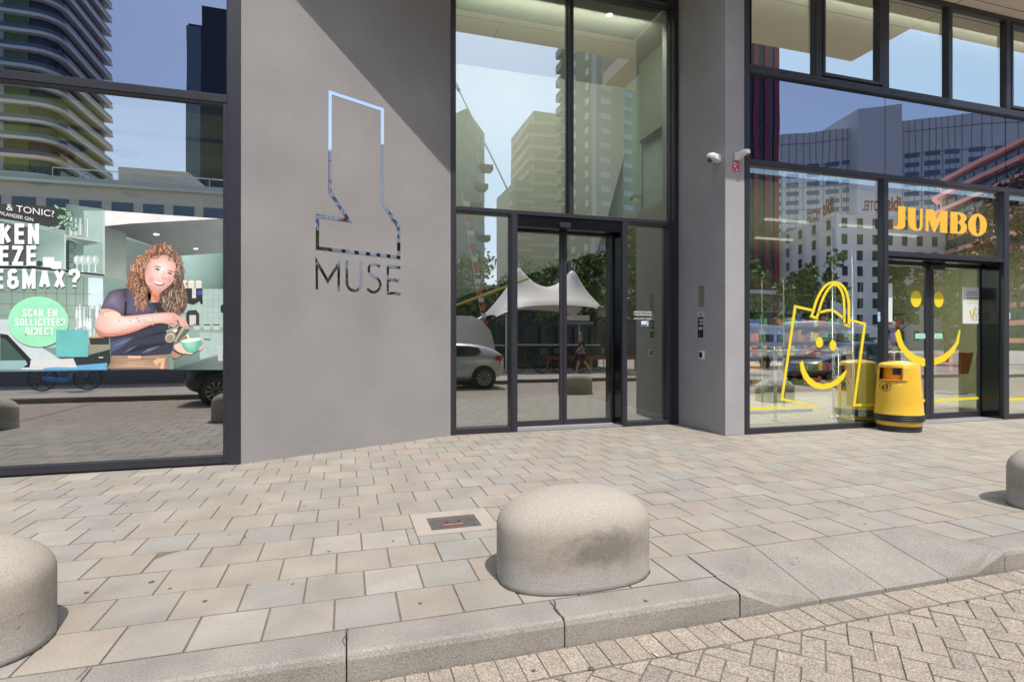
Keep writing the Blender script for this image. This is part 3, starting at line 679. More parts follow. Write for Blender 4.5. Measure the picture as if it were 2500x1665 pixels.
letter([(1642,398),(1590,352),(1505,332),(1410,360),(1370,450),(1395,560),(1520,640),(1625,715),(1665,820),(1630,930),(1560,1000),(1470,1012),(1400,980),(1345,920)], 55)
letter([(1808,350),(2140,385),(2132,445),(1862,430),(1860,678),(2108,700),(2094,760),(1858,742),(1858,1000),(2140,1015),(2135,1075),(1808,1058)])
# shop name
fj = lambda x, y: P(2160+x/8.722, 490+y/8.722, 6.945)
jb = thing('shop_sign', 'golden lettering of the shop name stuck on the glass above the shop door', 'sign', tuple(P(2300,540,6.94)))
for pts, hl in (([(283,115),(438,125),(438,500),(432,555),(400,590),(345,606),(290,608),(230,600),(190,580),(178,555),(198,540),(215,550),(240,545),(262,530),(275,500),(283,440)],[]),
    ([(498,140),(660,150),(656,420),(658,520),(672,580),(700,603),(730,590),(745,540),(750,400),(750,165),(808,168),(806,540),(798,590),(770,626),(720,641),(650,640),(590,618),(530,568),(502,500),(495,420)],[]),
    ([(870,178),(1045,190),(1105,385),(1190,212),(1340,222),(1330,688),(1178,678),(1180,430),(1075,665),(1030,660),(935,395),(932,655),(868,645)],[]),
    ([(1400,228),(1560,245),(1640,256),(1705,290),(1743,345),(1740,405),(1690,455),(1738,505),(1755,580),(1735,650),(1690,693),(1600,705),(1395,692)],[[(1553,285),(1595,305),(1620,350),(1615,400),(1588,432),(1552,448)],[(1550,472),(1598,500),(1624,550),(1620,610),(1592,655),(1545,665)]]),
    (ell(1975,515,200,240,40),[ell(1983,520,46,192,30)])):
    b = MB(); b.poly([fj(x,y) for x,y in pts], holes=[[fj(x,y) for x,y in h] for h in hl]); b.build('letter', M_ORG, jb)
# yellow bag line drawing
fb = lambda x, y: P(1890+x/4.612, 670+y/4.612, 6.944)
bg_ = thing('bag_decal', 'yellow line drawing of a smiling shopping bag stuck on the shop window', 'decal', tuple(P(2000,850,6.94)))
b = MB(); draw_stroke(b, [(432,402),(238,358),(88,1402),(500,1483),(-276,1505)], 28, fb)
draw_stroke(b, [(858,512),(1022,556),(902,1468),(1235,1464)], 28, fb)
draw_stroke(b, smooth([(445,400),(470,310),(520,200),(580,120),(640,90),(690,85),(750,105),(800,160),(830,240),(842,330),(843,420),(843,575)]), 28, fb)
draw_stroke(b, smooth([(500,430),(540,290),(590,190),(640,125),(700,108),(745,150),(780,230),(790,330),(792,440),(790,560)]), 26, fb)
draw_stroke(b, [(448,398),(420,470),(480,485),(502,428)], 26, fb); draw_stroke(b, [(843,570),(843,580),(792,560),(790,545)], 26, fb)
draw_stroke(b, smooth([(505,428),(560,412),(620,398),(680,410),(730,450),(785,492)]), 26, fb); b.build('outline', M_YEL, bg_)
for e_ in ((510,763,40,61),(663,798,38,59)): MB().poly([fb(x,y) for x,y in ell(*e_)]).build('eye', M_YEL, bg_)
MB().poly([fb(x,y) for x,y in [(290,990),(300,1080),(330,1160),(390,1235),(460,1278),(550,1293),(640,1275),(720,1235),(780,1180),(810,1110),(822,1062),(780,1105),(720,1165),(640,1213),(550,1232),(470,1210),(400,1155),(355,1080),(332,1000),(320,965)]]).build('smile', M_YEL, bg_)
# smile on the doors
VSD = VS-.002; fd = lambda x, y: P(2100+x/2.375, 420+y/2.375, VS+.015)
dd = thing('door_decal', 'yellow smiling face of two oval eyes and a curved mouth across the shop doors', 'decal', tuple(P(2270,850,VS)))
MB().poly([fd(x,y) for x,y in ell(325,735,30,48)]).build('eye', M_YEL, dd)
MB().poly([fd(x,y) for x,y in ell(457,738,27,46) if x > 431]).build('eye', M_YEL, dd)
MB().poly([fd(x,y) for x,y in [(203,935),(212,975),(225,1010),(260,1065),(310,1105),(345,1120),(378,1125),(378,1081),(330,1065),(285,1035),(255,1000),(238,955),(230,915),(218,912)]]).poly([fd(x,y) for x,y in [(430,1120),(490,1097),(540,1050),(572,990),(582,915),(576,912),(555,985),(520,1030),(480,1060),(430,1078)]]).build('mouth', M_YEL, dd)
b = MB()
for a, c in (((330,1325),(378,1323)),((432,1322),(718,1308))): b.poly([fd(a[0],a[1]-7), fd(c[0],c[1]-7), fd(c[0],c[1]+7), fd(a[0],a[1]+7)])
b.build('line', M_YEL, dd)
b = MB(); b.poly([P(2462,972,6.944),P(2700,955,6.944),P(2700,962,6.944),P(2462,978,6.944)]); tag(b.build('line_decal', M_YEL), 'yellow line stuck along the glass to the right of the shop door', 'decal')
MG = mat('green_tag', (.25,.72,.55), .5); MGL = mat('pale_green_tag', (.6,.85,.75), .5)
for i, (a, c) in enumerate(((322,378),(432,476))):
    t = thing('push_sticker', ('small mint sticker on the left shop door leaf','small mint sticker on the right shop door leaf')[i], 'sticker', tuple(fd(a,950)))
    MB().poly([fd(a,936),fd(c,936),fd(c,964),fd(a,964)]).build('backing', MGL, t); b = MB(); k = .003
    MB().poly([fd(a+6,941)-Vector((0,k,0)),fd(c-6,941)-Vector((0,k,0)),fd(c-6,959)-Vector((0,k,0)),fd(a+6,959)-Vector((0,k,0))]).build('band', MG, t)
# notice on the right door leaf
nt_ = thing('door_notice', 'white paper notice with a padlock drawing on the right shop door leaf', 'notice', tuple(fd(650,770)))
fn_ = lambda x, y, o=0: P(2330+x/12.067, 680+y/12.067, VS+.014-o)
MB().poly([fn_(255,245),fn_(803,265),fn_(800,1325),fn_(250,1320)]).build('paper', mat('paper', (.72,.77,.73), .7), nt_)
b = MB(); MK = mat('ink', (.07,.08,.08), .7)
for t_, y in (('WIJ KUNNEN ZELF',430),('NIET BIJ HET GELD',505),('IN ONZE KASSA\'S',588)): 
    a = fn_(360,y,.002); r = fn_(695,y,.002); text(b, t_, a, (1,0,0), (0,0,1), r.x-a.x, fn_(360,y-55,0).z-a.z, .02)
draw_stroke(b, [(560,1045),(735,1045),(730,1222),(560,1222)], 9, lambda x,y: fn_(x,y,.002), True)
draw_stroke(b, smooth([(585,1045),(585,960),(605,905),(645,890),(690,910),(708,970),(710,1045)]), 9, lambda x,y: fn_(x,y,.002))
draw_stroke(b, ell(645,1110,22,26,16), 8, lambda x,y: fn_(x,y,.002), True); draw_stroke(b, [(648,1140),(648,1195)], 8, lambda x,y: fn_(x,y,.002))
b.build('writing', MK, nt_)
b = MB(); draw_stroke(b, [(455,930),(520,1170),(620,830)], 48, lambda x,y: fn_(x,y,.0015)); b.build('tick', mat('tick_yellow', (.75,.55,.08), .6), nt_)
b = MB(); 
for y in (640,715): draw_stroke(b, [(370,y),(510,y)], 50, lambda x,y: fn_(x,y,.0015)); draw_stroke(b, [(530,y),(690,y)], 50, lambda x,y: fn_(x,y,.0015))
b.build('yellow_lines', mat('pale_yellow', (.68,.70,.42), .7), nt_)
tag(MB().poly([fd(165,645),fd(187,645),fd(187,868),fd(165,868)]).build('paper_strip', mat('paper', (.7,.7,.7))), 'narrow white paper strip on the left edge of the left shop door leaf', 'notice')
st = thing('blue_sticker', 'small pale blue sticker at the right edge of the shop window with the bag', 'sticker', tuple(P(2150,743,6.94)))
MB().poly([P(2143,761,6.944),P(2143,785,6.944),P(2158,785,6.944),P(2158,761,6.944)]).build('backing', mat('sky_blue', (.35,.60,.80), .5), st); MB().poly([P(2146,773,6.942),P(2146,777,6.942),P(2155,777,6.942),P(2155,773,6.942)]).build('mark', M_WHITE, st)
st = thing('blue_sticker', 'small pale blue sticker on the glass right of the shop door', 'sticker', tuple(P(2464,772,6.94)))
MB().poly([P(2462.5,763,6.944),P(2462.5,779,6.944),P(2467,779,6.944),P(2467,763,6.944)]).build('backing', mat('sky_blue', (0,0,0)), st)
# lettering on the entrance side light
b = MB(); wl = mat('white_film', (.78,.82,.80), .6); f6 = lambda x, y: P(1530+x/4.9, 740+y/4.9, VDG-.004)
for t_, xa, xb, yb, yt in (('VERBODEN TOEGANG',85,298,114,94),('VOOR ONBEVOEGDEN',83,299,146,126),('ART 461 WETB. v STRAFR',85,297,191,174)):
    a = f6(xa,yb); r = f6(xb,yb); text(b, t_, a, (1,0,0), (0,0,1), r.x-a.x, f6(xa,yt).z-a.z, .02)
tag(b.build('warning_lettering', wl), 'small white lettering forbidding entry on the glass right of the entrance doors', 'lettering')
st = thing('alarm_sticker', 'small white and blue sticker below the white lettering by the entrance', 'sticker', tuple(f6(215,240)))
MB().poly([f6(175,212),f6(259,212),f6(259,272),f6(175,272)]).build('backing', wl, st)
MB().poly([f6(177,250)-Vector((0,.002,0)),f6(248,250)-Vector((0,.002,0)),f6(248,270)-Vector((0,.002,0)),f6(177,270)-Vector((0,.002,0))]).poly([f6(228,238)-Vector((0,.002,0)),f6(250,216)-Vector((0,.002,0)),f6(252,238)-Vector((0,.002,0))]).build('mark', mat('sticker_blue', (.05,.22,.62), .5), st)
# ---------------------------------------------------------------- yellow bin
BX, BY = 8.34, 6.58
bn = thing('litter_bin', 'yellow plastic litter bin with black bumper rings standing by the shop door', 'bin', (BX, BY, 0))
MBY = mat('yellow_plastic', (.80,.49,.045), .33, var=.04, scale=3); MRB = mat('black_rubber', (.025,.023,.022), .5); MOR = mat('orange_inside', (.92,.36,.01), .5)
MB().lathe([(0,0),(.285,0),(.298,.012),(.298,.03),(.288,.035),(.300,.045),(.306,.075),(.30,.09)], (BX,BY,.002)).build('foot_ring', MRB, bn)
MB().lathe([(.30,.088),(.306,.10),(.315,.155)], (BX,BY,.002)).build('lower_body', MBY, bn)
pr = [(.31,.15)]
for i in range(4): z = .155+i*.027; pr += [(.322,z),(.336,z+.006),(.338,z+.013),(.334,z+.02),(.322,z+.026)]
MB().lathe(pr+[(.31,.265)], (BX,BY,.002)).build('bumper_ring', MRB, bn)
# body with an opening: panel grid in angle and height, opening left out
ang0 = math.atan2(-BY, -BX)      # towards the camera
def rad(z): return .325-.05*((z-.26)/.75)**1.1 if z > .26 else .325
ao0, ao1, zo0, zo1 = ang0-math.radians(66), ang0+math.radians(11), .80, .985   # opening, towards the left as seen
import functools
NB = 120; zs = [.262,.27,.29,.45,.60,.70,zo0,.86,.92,zo1,1.0]
vs = []; 
for z in zs:
    for k in range(NB):
        t = 2*math.pi*k/NB; r = rad(z)*(1.02 if z < .28 else 1)
        vs.append((BX+math.cos(t)*r, BY+math.sin(t)*r, z))
def inop(t0, za, zb):
    d = (t0-ao0) % (2*math.pi); return d < (ao1-ao0) and za >= zo0-1e-6 and zb <= zo1+1e-6
fs = []
for i in range(len(zs)-1):
    for k in range(NB):
        if not inop(2*math.pi*(k+.5)/NB, zs[i], zs[i+1]): fs.append((i*NB+k, i*NB+(k+1)%NB, (i+1)*NB+(k+1)%NB, (i+1)*NB+k))
b = MB().add(vs, fs, smooth=True); o = b.build('body', MBY, bn)
sol = o.modifiers.new('s', 'SOLIDIFY'); sol.thickness = .012; sol.offset = -1
MB().lathe([(rad(1.0),1.0),(rad(1.0)+.002,1.012),(rad(1.0)-.004,1.035),(.22,1.06),(.12,1.078),(0,1.085)], (BX,BY,0)).build('lid', MBY, bn)
# inner liner
b = MB(); vs = []
for z in (zo0-.02, zo1+.01):
    for k in range(31):
        t = ao0-.25+(ao1-ao0+.5)*k/30; vs.append((BX+math.cos(t)*(rad(z)-.075), BY+math.sin(t)*(rad(z)-.075), z))
b.add(vs, [(k,k+1,k+32,k+31) for k in range(30)], smooth=True)
b.add([(BX+math.cos(t)*r, BY+math.sin(t)*r, zo0-.005) for t in [ao0-.2+(ao1-ao0+.4)*k/20 for k in range(21)] for r in (.2,.31)], [(2*k,2*k+1,2*k+3,2*k+2) for k in range(20)])
b.build('liner', MOR, bn)
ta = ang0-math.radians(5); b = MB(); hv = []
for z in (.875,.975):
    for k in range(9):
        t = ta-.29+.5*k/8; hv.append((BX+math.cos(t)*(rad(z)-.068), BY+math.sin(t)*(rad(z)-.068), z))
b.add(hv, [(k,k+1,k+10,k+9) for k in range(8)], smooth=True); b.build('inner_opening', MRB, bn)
# embossed panel line and emblem, wrapped on the body
def onbin(t, z, o=.0015): r = rad(z)+o; return Vector((BX+math.cos(t)*r, BY+math.sin(t)*r, z))
def fbin(x, y):   # pixel of the zoomed crop -> bin surface
    px, py = 2120+x/7.464, 860+y/7.464
    z = H-(py-832)/F*8.43; xx = (px-2191)/F*8.5; s_ = max(-.98, min(.98, xx/rad(max(z,.3)))); return onbin(ang0+math.asin(s_), z)
b = MB(); pts = smooth([(205,400),(180,600),(160,850),(200,980),(300,1058),(430,1050),(560,980),(610,880),(618,700),(610,420)])
draw_stroke(b, pts, 9, fbin); b.build('embossed_edge', mat('yellow_edge', (.85,.56,.08), .3), bn)
b = MB(); MPK = mat('brown_print', (.06,.03,.01), .6)
draw_stroke(b, ell(326,632,86,92,40), 8, fbin, True)
for pl in ([(270,625),(318,632),(310,695),(280,692)], [(282,618),(300,605),(320,612),(316,622)], [(328,600),(345,585),(362,600),(372,640),(345,640),(335,612)], [(300,585),(340,595),(340,604),(298,592)], [(345,638),(370,638),(368,700),(360,700),(356,660),(330,705),(322,700),(342,655)], ell(345,575,10,11,12)):
    b.poly([fbin(x,y)+Vector((-.001,-.001,0)) for x,y in pl])
b.build('emblem', MPK, bn)
# ---------------------------------------------------------------- cameras, sticker, intercom
MCW = mat('camera_white', (.78,.77,.75), .4); MLN = mat('smoked_lens', (.05,.04,.04), .1)
def domecam(base, nrm, side, label):
    n_ = Vector(nrm); s_ = Vector(side); up = Vector((0,0,1)); t = thing('security_camera', label, 'camera', tuple(base))
    def T(a, c, z): return tuple(Vector(base)+(n_*a+s_*c+up*z)*.82)
    b = MB(); NN = 28; rings = []
    for r, z in ((.078,-.035),(.083,-.02),(.085,.02),(.080,.038),(.06,.046),(0,.05)):
        rings.append([T(.17+r*math.cos(2*math.pi*k/NN)*1.1, r*math.sin(2*math.pi*k/NN), z) for k in range(NN)])
    b.add([q for g_ in rings for q in g_], [(i*NN+k,i*NN+(k+1)%NN,(i+1)*NN+(k+1)%NN,(i+1)*NN+k) for i in range(5) for k in range(NN)], smooth=True)
    b.build('dome_housing', MCW, t)
    b = MB(); b.add([T(.0,-.055,.03),T(.0,.055,.03),T(.0,.055,-.10),T(.0,-.055,-.10),T(.17,-.080,.04),T(.17,.080,.04),T(.17,.078,-.045),T(.17,-.078,-.045)], [(0,1,5,4),(1,2,6,5),(2,3,7,6),(3,0,4,7),(0,3,2,1),(4,5,6,7)])
    bevel(b.build('arm', MCW, t), .008, 2)
    b = MB(); rings = []
    for k in range(7):
        a = k/6*math.pi/2; rings.append([T(.175+.058*math.cos(a)*math.cos(2*math.pi*j/NN), .058*math.cos(a)*math.sin(2*math.pi*j/NN), -.032-.052*math.sin(a)) for j in range(NN)])
    b.add([q for g_ in rings for q in g_], [(i*NN+k,i*NN+(k+1)%NN,(i+1)*NN+(k+1)%NN,(i+1)*NN+k) for i in range(6) for k in range(NN)], smooth=True)
    b.build('eyeball', MCW, t)
    c0 = Vector(T(.185,0,-.05)); d = (n_*.7-up*.75).normalized(); MB().tube([c0, c0+d*.048], [.034,.029], 20).build('lens', MLN, t)
p = PU(1757,384,5.36); domecam(p, (-1,0,0), (0,-1,0), 'white dome camera on the shaded face of the pillar above the intercom')
p = P(1797,379,6.9); domecam(p, (.35,-.94,0), (.94,.35,0), 'white dome camera on the sunny front of the pillar above the red sticker')
rs = thing('red_sticker', 'small red warning sticker with white marks below the front camera', 'sticker', tuple(P(1797,405,6.899)))
fr = lambda x, y, o=0: P(1720+x/15.68, 340+y/15.68, 6.8975-o)
MB().poly([fr(1075,830),fr(1100,815),fr(1310,830),fr(1330,860),fr(1325,1230),fr(1300,1250),fr(1090,1225),fr(1070,1200)]).build('backing', mat('warning_red', (.58,.05,.10), .5), rs)
b = MB()
for pl in ([(1110,880),(1180,880),(1180,950),(1110,940)],[(1205,925),(1290,945),(1290,958),(1205,940)],[(1130,970),(1290,980),(1290,995),(1130,985)],[(1120,1010),(1210,1010),(1210,1080),(1160,1080)],[(1200,1140),(1270,1140),(1270,1210),(1200,1200)],[(1100,1150),(1115,1150),(1125,1220),(1105,1220)],[(1235,880),(1265,885),(1262,910),(1238,908)]):
    b.poly([fr(x,y,.0015) for x,y in pl])
b.build('mark', mat('sticker_white', (.75,.7,.7), .5), rs)
fi = lambda x, y, o=0: PU(1690+x/7.84, 690+y/7.84, 5.36-o)
def plate(pts, o0, o1): 
    b = MB(); b.slab([fi(x,y,o1) for x,y in pts], (o1-o0,0,0)); return b
pl = thing('name_plate', 'narrow olive green plate with faint marks above the intercom on the pillar', 'plate', tuple(fi(170,250)))
plate([(115,60),(230,55),(222,460),(112,462)], 0, .004).build('plate', mat('olive_plate', (.19,.21,.15), .6), pl)
b = MB()
for y in (95,140,200,265,330,395): b.poly([fi(150,y,.0055),fi(200,y-6,.0055),fi(195,y+20,.0055),fi(155,y+24,.0055)])
b.build('mark', mat('plate_mark', (.11,.12,.09), .6), pl)
ic_ = thing('intercom', 'tall steel intercom panel with a black keypad set in the shaded pillar face', 'intercom', tuple(fi(165,800)))
plate([(103,545),(225,535),(222,1075),(103,1078)], 0, .008).build('frame', mat('steel_plate', (.55,.55,.55), .35, .5), ic_)
b = MB(); b.poly([fi(x,y,.0095) for x,y in [(108,660),(210,655),(210,1048),(108,1050)]]); b.build('glass_panel', M_BPANEL, ic_)
b = MB()
for y in (945,975,1005,1035):
    for x in (137,160,181): b.poly([fi(x-3,y,.011),fi(x+4,y,.011),fi(x+4,y+8,.011),fi(x-3,y+8,.011)])
for q_ in ([(120,700),(200,690),(200,735),(150,740)],[(130,765),(205,760),(200,800),(140,800)],[(120,850),(200,840),(195,900),(125,905)]): b.poly([fi(x,y,.0105) for x,y in q_])
b.build('key', mat('key_grey', (.40,.40,.40), .4), ic_)
b = MB(); b.poly([fi(x,y,.0105) for x,y in ell(155,603,13,17,14)]); b.build('symbol', MRB, ic_)
cr_ = thing('card_reader', 'small white framed card reader on the pillar below the intercom', 'card reader', tuple(fi(175,1380)))
bevel(plate([(130,1310),(225,1305),(220,1458),(130,1455)], 0, .015).build('housing', M_WHITE, cr_), .003)
b = MB(); b.poly([fi(x,y,.0165) for x,y in [(138,1327),(190,1327),(188,1433),(136,1433)]]); b.build('reader_window', M_BPANEL, cr_)
# ---------------------------------------------------------------- the poster on the left window
ps = thing('window_poster', 'large job poster of a smiling curly haired woman pouring a drink in a cafe bar', 'poster', tuple(P(270,700,6.9)))
LAY = [0]
def fp(x, y): return P(x, y, 6.946-LAY[0]*.00002)
PBM = MB()
def pc(c): return tuple(min(.90, 1.20*v**1.14) for v in srgb(*c))
def S(pts, c, k=(1,0,0), mb=None):
    LAY[0] += 1; (mb or PBM).poly([fp(k[1]+x/k[0], k[2]+y/k[0]) for x, y in pts], 0, pc(c))
def SG(pts, c0, c1, ctr, k=(1,0,0), steps=3):      # printed tone that runs softly from c1 in the middle to c0 at the outline
    LAY[0] += 1; n = len(pts); rings = [[(ctr[0]+(x-ctr[0])*q, ctr[1]+(y-ctr[1])*q) for x, y in pts] for q in [1-i/steps for i in range(steps)]]
    cs = [pc(tuple(c0[j]+(c1[j]-c0[j])*(i/steps)**.8 for j in range(3))) for i in range(steps)]; cc = pc(c1)
    f3 = lambda p: fp(k[1]+p[0]/k[0], k[2]+p[1]/k[0])
    vs = [f3(p) for r in rings for p in r] + [f3(ctr)]
    for i in range(steps-1):
        for j in range(n): PBM.add([vs[i*n+j],vs[i*n+(j+1)%n],vs[(i+1)*n+(j+1)%n],vs[(i+1)*n+j]], [(0,1,2,3)], 0, [cs[i],cs[i],cs[i+1],cs[i+1]])
    for j in range(n): PBM.add([vs[(steps-1)*n+j],vs[(steps-1)*n+(j+1)%n],vs[-1]], [(0,1,2)], 0, [cs[-1],cs[-1],cc])
def SL(pts, ca, cb, a, b_, k=(1,0,0)):              # convex quad-ish shape with a tone running from point a to point b
    LAY[0] += 1; ax, ay = a; dx, dy = b_[0]-ax, b_[1]-ay; L2 = dx*dx+dy*dy; vs = [fp(k[1]+x/k[0], k[2]+y/k[0]) for x, y in pts]; col = []
    for x, y in pts: t = max(0, min(1, ((x-ax)*dx+(y-ay)*dy)/L2)); col.append(pc(tuple(ca[j]+(cb[j]-ca[j])*t for j in range(3))))
    for t in tessellate_polygon([vs]): PBM.add([vs[i] for i in t], [(0,1,2)], 0, [col[i] for i in t])
A = (3.135,0,450); B_ = (4.9016,230,580); Cc = (3.824,0,490)
LAY[0] = 0; PBM.add([Vector((-4.96,6.9465,2.815)),Vector((U(545,6.9),6.9465,2.772)),Vector((U(545,6.9),6.9465,1.085)),Vector((-4.96,6.9465,1.085))],[(3,2,1,0)],0,pc((130,150,142)))
# cabinets and walls (crop A, 3.135 px per pixel)
S([(-900,150),(0,150),(800,200),(800,700),(-900,560)], (150,172,163), A)
S([(800,200),(1709,265),(1000,300),(800,320)], (222,220,216), A)
SL([(800,320),(1000,300),(1709,262),(1709,525),(1390,545),(970,400)], (70,76,72), (124,130,126), (900,330), (1700,420), A)
SL([(800,320),(965,375),(970,735),(790,710)], (88,98,92), (150,158,150), (880,320), (870,735), A)
S([(965,420),(1150,470),(1150,760),(970,735)], (112,124,118), A)
SL([(1390,545),(1709,525),(1709,800),(1390,800)], (172,200,192), (96,120,112), (1390,560), (1700,800), A)
S([(1390,800),(1709,800),(1709,1150),(1390,1150)], (170,188,180), A)
for x in range(1420,1709,42): S([(x,800),(x+3,800),(x+3,1110),(x,1110)], (150,168,160), A)
for y in range(840,1110,46): S([(1540,y),(1709,y),(1709,y+3),(1540,y+3)], (150,168,160), A)
S([(1190,372),(1222,380),(1222,390),(1195,394),(1172,388),(1172,376)], (250,250,250), A); S([(1480,486),(1515,486),(1520,496),(1500,502),(1480,498)], (250,250,250), A)
# shelf niches
SL([(-900,330),(0,280),(500,385),(490,650),(0,590),(-900,560)], (96,122,114), (176,198,190), (200,330), (480,640), A); SL([(505,150),(790,190),(790,440),(505,385)], (96,116,108), (170,192,184), (520,180), (790,440), A)
S([(505,385),(790,440),(640,465),(510,400)], (112,122,116), A); S([(500,385),(790,435),(790,448),(500,400)], (172,188,180), A)
S([(640,200),(800,205),(800,440),(650,405)], (165,188,180), A); SL([(512,415),(640,465),(780,450),(780,685),(640,680),(512,650)], (84,104,96), (156,178,170), (560,430), (700,680), A); S([(640,470),(785,452),(785,680),(640,660)], (150,174,166), A)
S([(490,385),(505,385),(505,660),(490,650)], (185,200,192), A); S([(786,200),(803,202),(803,700),(786,700)], (178,194,186), A); S([(-900,600),(300,630),(800,690),(800,702),(300,650),(-900,622)], (50,52,50), A)
S([(-900,622),(300,650),(800,702),(790,718),(300,668),(-900,640)], (150,168,158), A)
# dark menu board
S([(-900,140),(0,146),(430,170),(500,200),(500,352),(250,300),(0,262),(-900,200)], (64,66,62), A); S([(-900,150),(0,262),(250,300),(250,312),(0,280),(-900,230)], (150,168,160), A)
S([(0,290),(235,330),(235,620),(-900,600),(-900,270)], (88,92,88), A)
for x,y,r in ((548,470,26),(548,545,26),(548,620,24),(230,500,22),(230,600,22)): draw_stroke(PBM, ell(x,y,r,r*1.15,16), 6, lambda a,c: fp(a/3.135, 450+c/3.135), True, 0, srgb(60,66,66))
S([(505,430),(528,432),(528,655),(505,650)], (50,60,72), A)
rp = random.Random(21)
def bottle(x, yt, yb, w_, k, c=(205,215,210)):
    h_ = yb-yt; S([(x-w_*.25,yt),(x+w_*.25,yt),(x+w_*.28,yt+h_*.3),(x+w_*.5,yt+h_*.45),(x+w_*.5,yb),(x-w_*.5,yb),(x-w_*.5,yt+h_*.45),(x-w_*.28,yt+h_*.3)], c, k)
    S([(x-w_*.12,yt+h_*.1),(x+w_*.02,yt+h_*.1),(x+w_*.05,yb-4),(x-w_*.15,yb-4)], (240,245,242), k)
for x in (545,580,615,672): bottle(x, 215+rp.randint(0,60), 400+rp.randint(-20,6), 34, A, (165,182,175))
for x in (590,632,680,730):
    S(ell(x,580,28,38,18), (182,198,192), A); S([(x-3,615),(x+4,615),(x+5,665),(x+16,672),(x-14,672),(x-4,662)], (210,222,216), A); S(ell(x-8,572,8,20,12), (235,242,240), A)
S([(328,555),(416,555),(412,632),(332,632)], (232,236,230), A); S([(328,555),(416,555),(414,562),(330,562)], (210,212,206), A)
S([(384,588),(472,588),(466,640),(452,648),(404,648),(390,640)], (240,242,238), A); S(ell(300,606,26,22,14), (70,74,72), A)
# tile wall
SL([(-900,640),(0,650),(300,668),(790,718),(800,930),(760,1250),(300,1250),(-900,1250)], (104,134,124), (168,188,176), (200,660), (400,1200), A); S([(675,712),(788,718),(788,960),(720,960),(675,930)], (205,220,222), A)
for x in (90,183,272,354,436,510,580,640): S([(x-3,700),(x+3,700),(x+3,1010),(x-3,1010)], (140,120,112), A)
for y in (825,915,1005): S([(-600,y-20),(0,y-6),(700,y+14),(700,y+18),(0,y),(-600,y-14)], (142,120,114), A)
for x in range(590,780,26):
    for y in (925,1010,1090): bottle(x+rp.randint(-6,6), y+rp.randint(-8,8), y+rp.randint(80,110), 22, A, rp.choice([(175,190,184),(205,215,210),(120,136,130),(225,232,228)]))
# machine right of the woman, jars
S([(1395,795),(1550,795),(1550,880),(1480,920),(1395,900)], (52,58,56), A); S([(1470,795),(1500,795),(1500,870),(1470,870)], (205,205,200), A); S([(1510,812),(1550,812),(1550,845),(1512,845)], (60,100,170), A)
for x in (1410,1465,1520): S([(x-24,742),(x+24,742),(x+22,795),(x-22,795)], (216,208,196), A); S(ell(x,742,22,7,12), (232,222,206), A)
S([(1520,860),(1550,870),(1552,915),(1535,915)], (40,44,42), A)
S([(1425,985),(1440,965),(1500,960),(1525,990),(1525,1085),(1425,1085)], (60,64,62), A); S([(1450,1000),(1500,1000),(1500,1080),(1450,1080)], (196,196,184), A)
S([(1330,1090),(1709,1095),(1709,1135),(1330,1130)], (150,166,158), A); SL([(1330,1130),(1709,1135),(1709,1330),(1330,1420)], (160,182,174), (92,112,104), (1500,1130), (1400,1400), A); S([(1530,1130),(1709,1140),(1709,1290),(1530,1340)], (172,190,184), A); S([(1560,1180),(1610,1183),(1610,1192),(1560,1188)], (50,54,52), A)
for x in (1480,1560,1630): S([(x,1070),(x+50,1070),(x+48,1112),(x+2,1112)], (186,196,190), A); S([(x,1070),(x+50,1070),(x+50,1080),(x,1080)], (90,96,94), A)
SL([(1300,1418),(1709,1300),(1709,1418)], (126,138,132), (66,78,72), (1709,1300), (1400,1418), A); S([(1660,1240),(1705,1225),(1705,1350),(1670,1350)], (190,196,192), A); S(ell(1700,950,12,32,14), (36,40,40), A)
# counter on the left
S([(-900,1030),(60,1032),(130,1130),(600,1418),(-900,1418)], (196,204,204), A); S([(0,1140),(60,1150),(240,1340),(225,1400),(0,1400)], (38,44,42), A); S([(0,1170),(40,1180),(190,1340),(0,1360)], (74,96,88), A); S([(-900,1360),(195,1345),(210,1375),(150,1418),(-900,1418)], (150,180,180), A)
S([(560,1330),(840,1240),(850,1418),(600,1418)], (54,60,58), A); S([(680,1225),(840,1225),(840,1262),(620,1320)], (150,146,130), A); S([(680,1170),(836,1170),(830,1225),(690,1225)], (60,62,60), A); S([(686,1165),(790,1160),(800,1172),(688,1176)], (205,160,110), A)
S([(330,1405),(820,1365),(818,1418),(330,1418)], (110,170,205), A); S([(230,1350),(560,1330),(590,1395),(580,1400),(240,1390)], (205,205,200), A); S([(755,1320),(790,1320),(790,1327),(755,1327)], (220,220,220), A)
# foliage hanging off the board
for i in range(16):
    x, y = rp.choice([(440,195),(470,270),(520,210),(540,270),(500,310),(560,320),(460,300)]); x += rp.randint(-25,25); y += rp.randint(-25,25); a = rp.uniform(-1,1)
    S(ell(x,y,28,13,14,a), (80,118,92), A); S(ell(x,y,20,6,10,a), (168,196,176), A)
